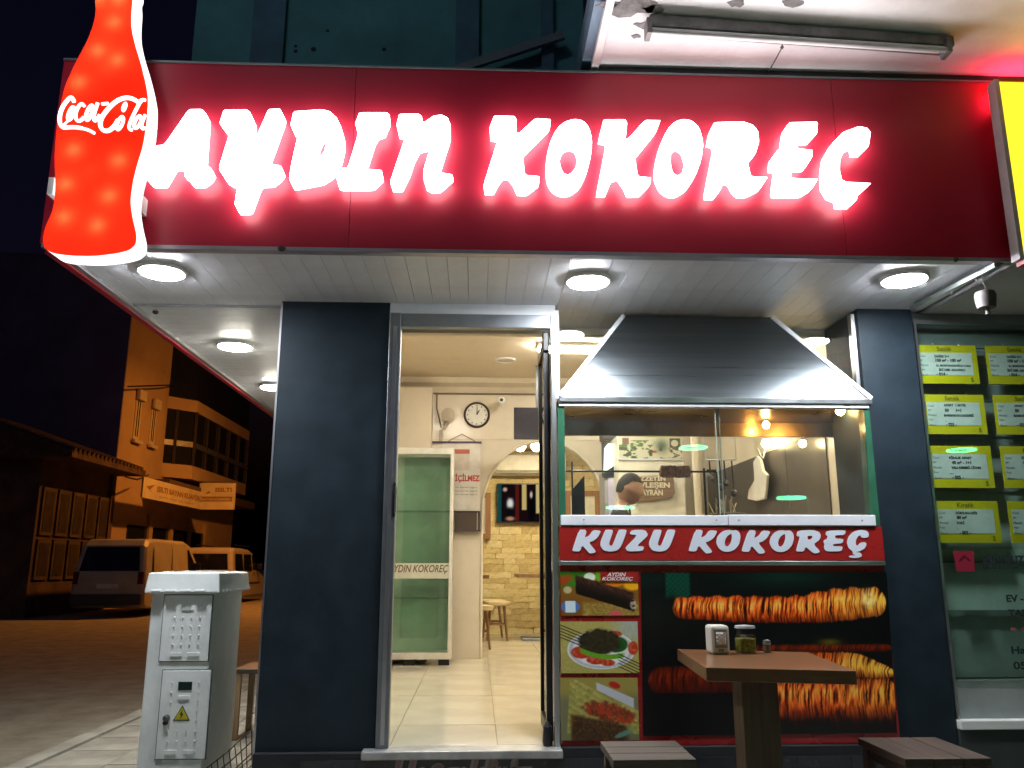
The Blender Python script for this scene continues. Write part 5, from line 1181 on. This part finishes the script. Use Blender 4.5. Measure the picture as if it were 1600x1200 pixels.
# ------------------------------------------------------------------ far side of the side street
XF = -11.0
ocr = mat('ochre_render', (.40, .29, .18), .85, var=.12, scale=.7, bump=.2)
ob_ = thing('apartment_house', 'ochre apartment house with dark glazed bay window across the street', 'building', (XF, 27, 0))
y0, y1 = at(190, 650, X=XF).y, at(384, 700, X=XF).y
B(XF-9, XF, y0, at(362, 780, X=XF).y+.4, 0, 11).build('wall', ocr, ob_); B(XF-22, XF-.001, y0-.06, y0-.001, 0, 11.02).build('gable_wall', mat('dark_gable', (.13, .11, .20), .9, var=.2, scale=.5), ob_)  # gable end faces away from the lamp; its unlit night tone is in the colour
shw = mat('shutter_white', (.50, .45, .38), .6); dgl = mat('dark_window', (.012, .014, .02), .12, spec=.6)
for px0, px1, py0, py1 in ((206, 222, 618, 686), (231, 245, 632, 694)):
    a, b = at(px0, py1, X=XF), at(px1, py0, X=XF); zt_, zb_ = b.z, a.z
    w_ = B(XF, XF+.03, a.y, b.y, zb_, zt_).build('window', shw, ob_)
    MB().box(XF+.031, XF+.04, a.y+.12, (a.y+b.y)/2-.05, zb_+.12, zt_-.25).build('pane', dgl, w_); MB().box(XF+.031, XF+.04, (a.y+b.y)/2+.05, b.y-.12, zb_+.12, zt_-.25).build('pane', dgl, w_)
    B(XF+.041, XF+.16, a.y-.05, b.y+.05, zt_-.22, zt_+.12).build('shutter_box', shw, w_, bevel=.02); B(XF+.0405, XF+.14, a.y-.1, b.y+.1, zb_-.1, zb_).build('sill', shw, w_)
# bay
ba, bb_ = at(256, 700, X=XF).y, at(362, 780, X=XF).y
zb0, zb1 = at(262, 738, X=XF).z, 12.9
def bayloop(z, e=0): return [(XF, ba-.0, z), (XF+.75+e, ba+.85, z), (XF+.75+e, bb_-.6, z), (XF, bb_, z)]
zm = [at(285, v, X=XF+.75).z for v in (735, 722, 692, 683, 632, 612)]
MB().hexa(bayloop(zm[0]-.2), bayloop(zm[1])).build('bay_base', ocr, ob_)
zg = zm[1]
bay = MB().hexa(bayloop(zm[1]+.001, -.06), bayloop(zm[4], -.06)).build('bay_core', dgl, ob_)
MB().hexa(bayloop(zm[4]), bayloop(zm[5])).build('bay_band', ocr, ob_); MB().hexa(bayloop(zm[2], .01), bayloop(zm[3], .01)).build('bay_rail', alud, ob_)
MB().hexa(bayloop(zm[5]+.001, -.06), bayloop(10.9, -.06)).build('bay_core', dgl, ob_)
for k in range(6):
    y = ba+.85+(bb_-.6-ba-.85)*k/5
    MB().box(XF+.70, XF+.765, y-.03, y+.03, zm[1], zm[4]).build('mullion', mat('dark_mullion', (.05, .045, .045), .5, .3), ob_)
for k in (1, 3): MB().bar((XF+.02+.375*k*.66, ba+.42*k*.66, zm[1]), (XF+.02+.375*k*.66, ba+.42*k*.66, zm[4]), .08, .08).build('mullion', mat('dark_mullion', (.05, .045, .045), .5, .3), ob_)
# ground floor shop fronts
B(XF+.001, XF+.9, ba-1.6, bb_+.5, zm[0]-.75, zm[0]-.45).build('canopy', mat('canopy_brown', (.10, .06, .05), .8), ob_)
for k in range(4):
    y = y0+1.2+k*1.9; B(XF, XF+.05, y, y+1.5, .15, 2.5).build('shop_window', dgl, ob_); B(XF, XF+.12, y+1.5, y+1.8, 0, 2.9).build('shop_pier', ocr, ob_)
# its two sign boards
sgm = mat('pale_sign', (.62, .56, .40), .6, var=.12, scale=2)
a, b = at(222, 777, X=XF+.95), at(318, 800, X=XF+.95); z1 = at(222, 744, X=XF+.95).z; z0 = at(222, 777, X=XF+.95).z
f1 = thing('salon_sign', 'long pale sign board along the ochre house reading ISILTI BAYAN KUAFÖRÜ', 'sign', (XF+.95, a.y, z0))
B(XF+.90, XF+.95, a.y, b.y, z0, z1).build('board', sgm, f1)
sk2 = mat('sign_brown', (.30, .16, .05), .6)
text('ISILTI BAYAN KUAFÖRÜ', sk2, f1, (XF+.956, a.y+1.1, z0+.42*(z1-z0)), w=(b.y-a.y)-1.4, h=.36*(z1-z0), rz=R(90), bold=.004)
text('gelin başı saç bakım', sk2, f1, (XF+.956, a.y+1.3, z0+.14*(z1-z0)), w=(b.y-a.y)-2.4, h=.12*(z1-z0), rz=R(90))
MB().prism([(XF+.951, a.y+.25, z0+.35), (XF+.951, a.y+.9, z0+.75*(z1-z0)), (XF+.951, a.y+.55, z0+.45*(z1-z0)), (XF+.951, a.y+.75, z0+.3*(z1-z0))], (.004, 0, 0)).build('emblem', sk2, f1)
ysg = b.y-.3
a, b = at(309, 796, Y=ysg), at(368, 755, Y=ysg)
f2 = thing('projecting_sign', 'square pale sign with word ISILTI projecting from the ochre house', 'sign', (a.x, ysg, a.z))
B(a.x, b.x, ysg, ysg+.12, a.z, b.z).build('board', sgm, f2)
hh = b.z-a.z; ww = b.x-a.x
text('ISILTI', sk2, f2, (a.x+ww*.45, ysg-.006, a.z+hh*.66), w=ww*.46, h=hh*.17, bold=.004)
B(a.x+ww*.06, a.x+ww*.94, ysg-.006, ysg-.001, a.z+hh*.30, a.z+hh*.49).build('strip', sk2, f2)
text('BAYAN KUAFÖRÜ', sgm, f2, (a.x+ww*.10, ysg-.012, a.z+hh*.34), w=ww*.80, h=hh*.10, bold=.003)
MB().prism([(a.x+ww*.18, ysg-.005, a.z+hh*.58), (a.x+ww*.36, ysg-.005, a.z+hh*.86), (a.x+ww*.26, ysg-.005, a.z+hh*.70), (a.x+ww*.33, ysg-.005, a.z+hh*.62)], (0, .003, 0)).build('emblem', sk2, f2)
MB().tube([(XF, ysg+.06, b.z+.1), (b.x-.2, ysg+.06, b.z+.02)], .03, 6).build('bracket', alud, f2)
# low old house before it
hy0, hy1 = at(62, 760, X=XF).y, y0-.1
oh = thing('low_house', 'low shabby house with overhanging tiled roof beside the ochre building', 'house', (XF, hy0, 0))
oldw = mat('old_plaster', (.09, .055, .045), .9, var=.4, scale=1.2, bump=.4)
zr0 = at(105, 690, X=XF+.5).z
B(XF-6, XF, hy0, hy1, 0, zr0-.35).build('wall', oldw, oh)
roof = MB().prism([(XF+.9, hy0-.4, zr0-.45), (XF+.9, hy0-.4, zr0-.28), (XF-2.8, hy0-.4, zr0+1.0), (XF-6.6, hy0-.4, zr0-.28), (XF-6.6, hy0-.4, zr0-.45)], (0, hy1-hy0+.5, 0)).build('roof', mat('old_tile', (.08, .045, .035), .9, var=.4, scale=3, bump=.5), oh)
for k in range(18):
    y = hy0-.3+k*(hy1-hy0+.3)/18
    MB().tube([(XF+.93, y, zr0-.27), (XF-2.8, y, zr0+1.03)], .07, 6).build('tile_row', MATS['old_tile'], roof)
dwood = mat('grimy_panel', (.07, .045, .035), .8, var=.4, scale=2)
ny = 5
for k in range(ny):
    ya_ = hy0+.15+k*(hy1-hy0-.2)/ny; yb2 = ya_+(hy1-hy0-.2)/ny-.12
    for (za, zb2) in ((.9, 1.9), (2.0, 3.2)):
        f_ = B(XF, XF+.05, ya_, yb2, za, zb2).build('shutter', dwood, oh); B(XF+.051, XF+.06, ya_+.1, yb2-.1, za+.1, zb2-.1).build('pane', mat('dusty_pane', (.045, .035, .03), .4, var=.3), f_)
B(XF, XF+.1, hy1-.25, hy1, 0, zr0-.36).build('corner_post', oldw, oh)
# tall dark block behind, unlit
B(-34, XF-.6, 33.5, 34, 0, 2.2).build('boundary_wall', mat('dark_wall', (.05, .05, .05), .9), oh) if False else None
# cables between houses
for k, (p_, q_) in enumerate((((200, 604), (330, 590)), ((196, 745), (232, 742)))):
    a, b = at(*p_, X=XF+.6), at(*q_, X=XF+.6)
    o = MB().tube([a, (a+b)/2+Vector((0, 0, -.12)), b], .025, 5).build('street_cable', black)
    tag(o, ['thin cable strung across the ochre house wall above its windows', 'short cable run beside the long salon sign'][k], 'cable')

# ------------------------------------------------------------------ parked vehicles
tyre = mat('tyre_rubber', (.012, .012, .012), .85); rim_ = mat('steel_rim', (.25, .25, .25), .4, .8); vgl = mat('vehicle_glass', (.010, .011, .013), .08, spec=.7)
tail = mat('tail_lamp_red', (.10, .008, .008), .2)
def wheel(t, x, y, r=.33, w_=.2, s=1):
    wh = MB().lathe([(r*.6, -w_/2), (r*.93, -w_/2), (r, -w_/2+.03), (r, w_/2-.03), (r*.93, w_/2), (r*.6, w_/2)], (0, 0, 0), 24).build('wheel', tyre, t)
    wh.matrix_world = Matrix.Translation((x, y, r+.002)) @ Matrix.Rotation(R(90), 4, 'Y')
    rr = MB().lathe([(r*.60, 0), (r*.55, .03), (r*.2, .015), (.01, .03)], (0, 0, 0), 20).build('rim', rim_, None)
    rr.parent = wh; rr.matrix_parent_inverse = Matrix.Identity(4); rr.location = (0, 0, s*w_*.40)
def van(label, name, x1, y0, L, Wd, H, paint, kind):
    """rear at y0, right flank at x1"""
    t = thing(name, label, 'van', (x1-Wd/2, y0, 0), None)
    x0 = x1-Wd; gz = .22
    # side profile (y, z) from rear bottom, clockwise over the roof to the nose
    if kind == 'panel':
        prof = [(0, gz+.10), (.0, .95), (.06, 1.25), (.16, H-.18), (.32, H-.03), (.9, H), (L-1.75, H-.01), (L-1.35, H-.10), (L-.72, 1.22), (L-.10, .98), (L, .78), (L, gz+.10), (L-.2, gz), (.15, gz)]
    else:
        prof = [(0, gz+.1), (0, .85), (.05, 1.1), (.22, H-.14), (.42, H-.02), (1.2, H), (L-1.9, H-.05), (L-1.5, H-.14), (L-.92, 1.08), (L-.12, .86), (L, .68), (L, gz+.08), (L-.2, gz), (.15, gz)]
    n = len(prof); vs = []; fs = []
    levels = [(0, .10), (.06, .03), (.35, 0), (1-.35/1, 0)]
    xs = [(0, .0), (.03, .05), (.5, .08), (.97, .05), (1, .0)]
    mb = MB()
    for u, _ in ((0, 0), (.05, 0), (.5, 0), (.95, 0), (1, 0)):
        for (y, z) in prof:
            tum = .13*max(0, (z-.95)/(H-.95)); xx = x0 + Wd*(.5+(u-.5)*(1-2*tum/Wd*1.0))
            yy = y; zz = z
            if u in (0, 1):
                yy = y + (.07 if y < L*.5 else -.07)*(y < .5 or y > L-1.0); zz = z - .06*(z > H-.2)
            mb.v.append((xx, y0+yy, zz))
    for i in range(4):
        for j in range(n): mb.f.append((i*n+j, (i+1)*n+j, (i+1)*n+(j+1) % n, i*n+(j+1) % n))
    mb.f.append(tuple(range(n))); mb.f.append(tuple(4*n+j for j in reversed(range(n))))
    mb.build('body', paint, t, bevel=.03)
    def sidex(z): return x1 - .13*max(0, (z-.95)/(H-.95))
    # rear window, tail lamps, bumper, plate
    zw0, zw1 = 1.12, H-.22
    def ry(z): return np.interp(z, [p[1] for p in prof[:4]], [p[0] for p in prof[:4]])
    m_ = .17
    MB().add([(x0+m_, y0+ry(zw0)-.012, zw0), (x1-m_, y0+ry(zw0)-.012, zw0), (x1-m_-.09, y0+ry(zw1)-.012, zw1), (x0+m_+.09, y0+ry(zw1)-.012, zw1)], [(0, 1, 2, 3)]).build('rear_window', vgl, t)
    B(x0+.04, x1-.04, y0-.07, y0+.05, gz+.08, gz+.34).build('rear_bumper', mat('bumper_grey', (.05, .05, .05), .7), t, bevel=.03)
    for s in (x0+.05, x1-.19): B(s, s+.14, y0-.014, y0+.05, .80, 1.10).build('tail_lamp', tail, t, bevel=.01)
    pl_ = B((x0+x1)/2-.26, (x0+x1)/2+.26, y0-.012, y0-.002, .70, .81).build('number_plate', mat('plate_white', (.6, .6, .58), .5), t)
    # flank: recessed panels / windows
    fx = lambda z: sidex(z)+.006
    segs = ((.55, 1.75), (1.85, 3.0)) if kind == 'panel' else ((.45, 1.35), (1.45, 2.45))
    for a_, b_ in segs:
        q = [(fx(1.08), y0+a_, 1.08), (fx(1.08), y0+b_, 1.08), (fx(H-.22), y0+b_, H-.22), (fx(H-.22), y0+a_+.08, H-.22)]
        MB().prism(q, (.004, 0, 0)).build('flank_panel' if kind == 'panel' else 'side_window', paint if kind == 'panel' else vgl, t, bevel=.003)
    c_ = segs[1][1]+.12
    q = [(fx(1.10), y0+c_, 1.10), (fx(1.10), y0+L-1.02, 1.10), (fx(1.2), y0+L-1.0, 1.2), (fx(H-.24), y0+L-1.52, H-.24), (fx(H-.24), y0+c_, H-.24)]
    MB().prism(q, (.005, 0, 0)).build('cab_window', vgl, t)
    MB().box(x1+.0, x1+.012, y0+.5, y0+L-.7, .62, .68).build('rub_strip', MATS['bumper_grey'], t)
    B(x1+.005, x1+.022, y0+segs[1][1]+.16, y0+segs[1][1]+.32, .98, 1.01).build('door_handle', black, t)
    MB().box(x1-.01, x1+.17, y0+L-1.25, y0+L-1.13, 1.12, 1.32).build('wing_mirror', black, t, bevel=.02)
    q = [(x0+.14, y0+L-.73, 1.24), (x1-.14, y0+L-.73, 1.24), (x1-.22, y0+L-1.32, H-.12), (x0+.22, y0+L-1.32, H-.12)]
    MB().prism(q, (0, .02, .012)).build('windscreen', vgl, t)
    for s in (x0+.06, x1-.30): B(s, s+.24, y0+L-.06, y0+L+.012, .68, .86).build('headlight', mat('headlight_glass', (.5, .5, .5), .1), t, bevel=.02)
    for yy in (.85, L-.95):
        wheel(t, x1-.10, y0+yy, .33, .2, 1); wheel(t, x0+.10, y0+yy, .33, .2, -1)
    return t
vx, vy = -8.25, 16.9
van('dusty pale delivery van parked with its rear doors to the shop', 'parked_van', vx, vy, 4.75, 1.82, 1.93, mat('dusty_white_paint', (.40, .37, .31), .45, var=.12, scale=2, coat=.2), 'panel')
t2 = van('smaller people carrier parked ahead of the dusty delivery van', 'parked_car', -8.05, 23.6, 4.25, 1.80, 1.86, mat('silver_beige_paint', (.42, .38, .32), .35, var=.06, coat=.4), 'car'); t2['category'] = 'car'
MB().bar((-8.2, 24.2, 1.93), (-8.2, 26.0, 1.92), .04, .04).build('roof_rail', black, t2); MB().bar((-9.5, 24.2, 1.93), (-9.5, 26.0, 1.92), .04, .04).build('roof_rail', black, t2)
# assumed sodium street lamp, unseen past the shop corner, to light the side street
lp = thing('street_lamp', 'tall sodium street lamp on the side street past the shop corner', 'street lamp', (-3.6, 21.0, 0), 'street lamps along the kerbs')
lmt = mat('galvanised_pole', (.25, .25, .25), .5, .7)
MB().tube([(-3.3, 21.0, 0), (-3.3, 21.0, 7.4)], [.09, .05], 12).build('pole', lmt, lp); MB().tube([(-3.3, 21.0, 7.4), (-3.6, 21.0, 7.8), (-4.6, 21.0, 8.0)], .04, 10).build('arm', lmt, lp)
MB().box(-5.2, -4.55, 20.88, 21.12, 7.95, 8.08).build('lamp_head', lmt, lp, bevel=.02)
MB().box(-5.15, -4.65, 20.90, 21.10, 7.90, 7.949).build('lamp_lens', emit('sodium_lens', (1, .33, .045), 720.), lp)

l2 = thing('street_lamp', 'tall white street lamp at the kerb in front of the shop', 'street lamp', (-3.3, -3.4, 0), 'street lamps along the kerbs')  # unseen lamp added to light the upper wall, sign board and pavement
MB().tube([(-3.3, -3.4, 0), (-3.3, -3.4, 7.0)], [.09, .05], 12).build('pole', lmt, l2); MB().tube([(-3.3, -3.4, 7.0), (-3.0, -3.3, 7.35), (-2.2, -3.1, 7.5)], .04, 10).build('arm', lmt, l2)
MB().box(-2.25, -1.6, -3.22, -2.98, 7.45, 7.58).build('lamp_head', lmt, l2, bevel=.02)
MB().box(-2.15, -1.65, -3.2, -3.0, 7.40, 7.449).build('lamp_lens', emit('white_street_lens', (.80, .92, 1.0), 30.), l2)

# assumed green-white ring lamps, added out of view for reflections in the shop glass
for k, (px, py, Y) in enumerate(((970, 793, 5.2), (1084, 699, 5.2), (1236, 778, 5.2), (1504, 703, 5.2))):
    v_ = at(px, py, Y=Y); c = Vector((v_.x, -Y, v_.z))
    t = thing('ring_lamp', ['green white ring lamp on a slim post facing the shop', 'tallest green white ring lamp on a slim post', 'green white ring lamp between two other ring lamp posts', 'green white ring lamp on the post facing the office window'][k], 'lamp', (c.x, c.y, 0), 'ring lamps across the street')
    MB().tube([(c.x+.155*math.cos(2*math.pi*i/24), c.y+.155*math.sin(2*math.pi*i/24), c.z) for i in range(25)], .014, 8, False).build('ring', emit('ring_glow', (.10, 1.0, .40), 9.), t)
    MB().tube([(c.x+.16, c.y, c.z+.02), (c.x+.20, c.y, c.z), (c.x+.20, c.y, .001)], .015, 8).build('post', lmt, t)
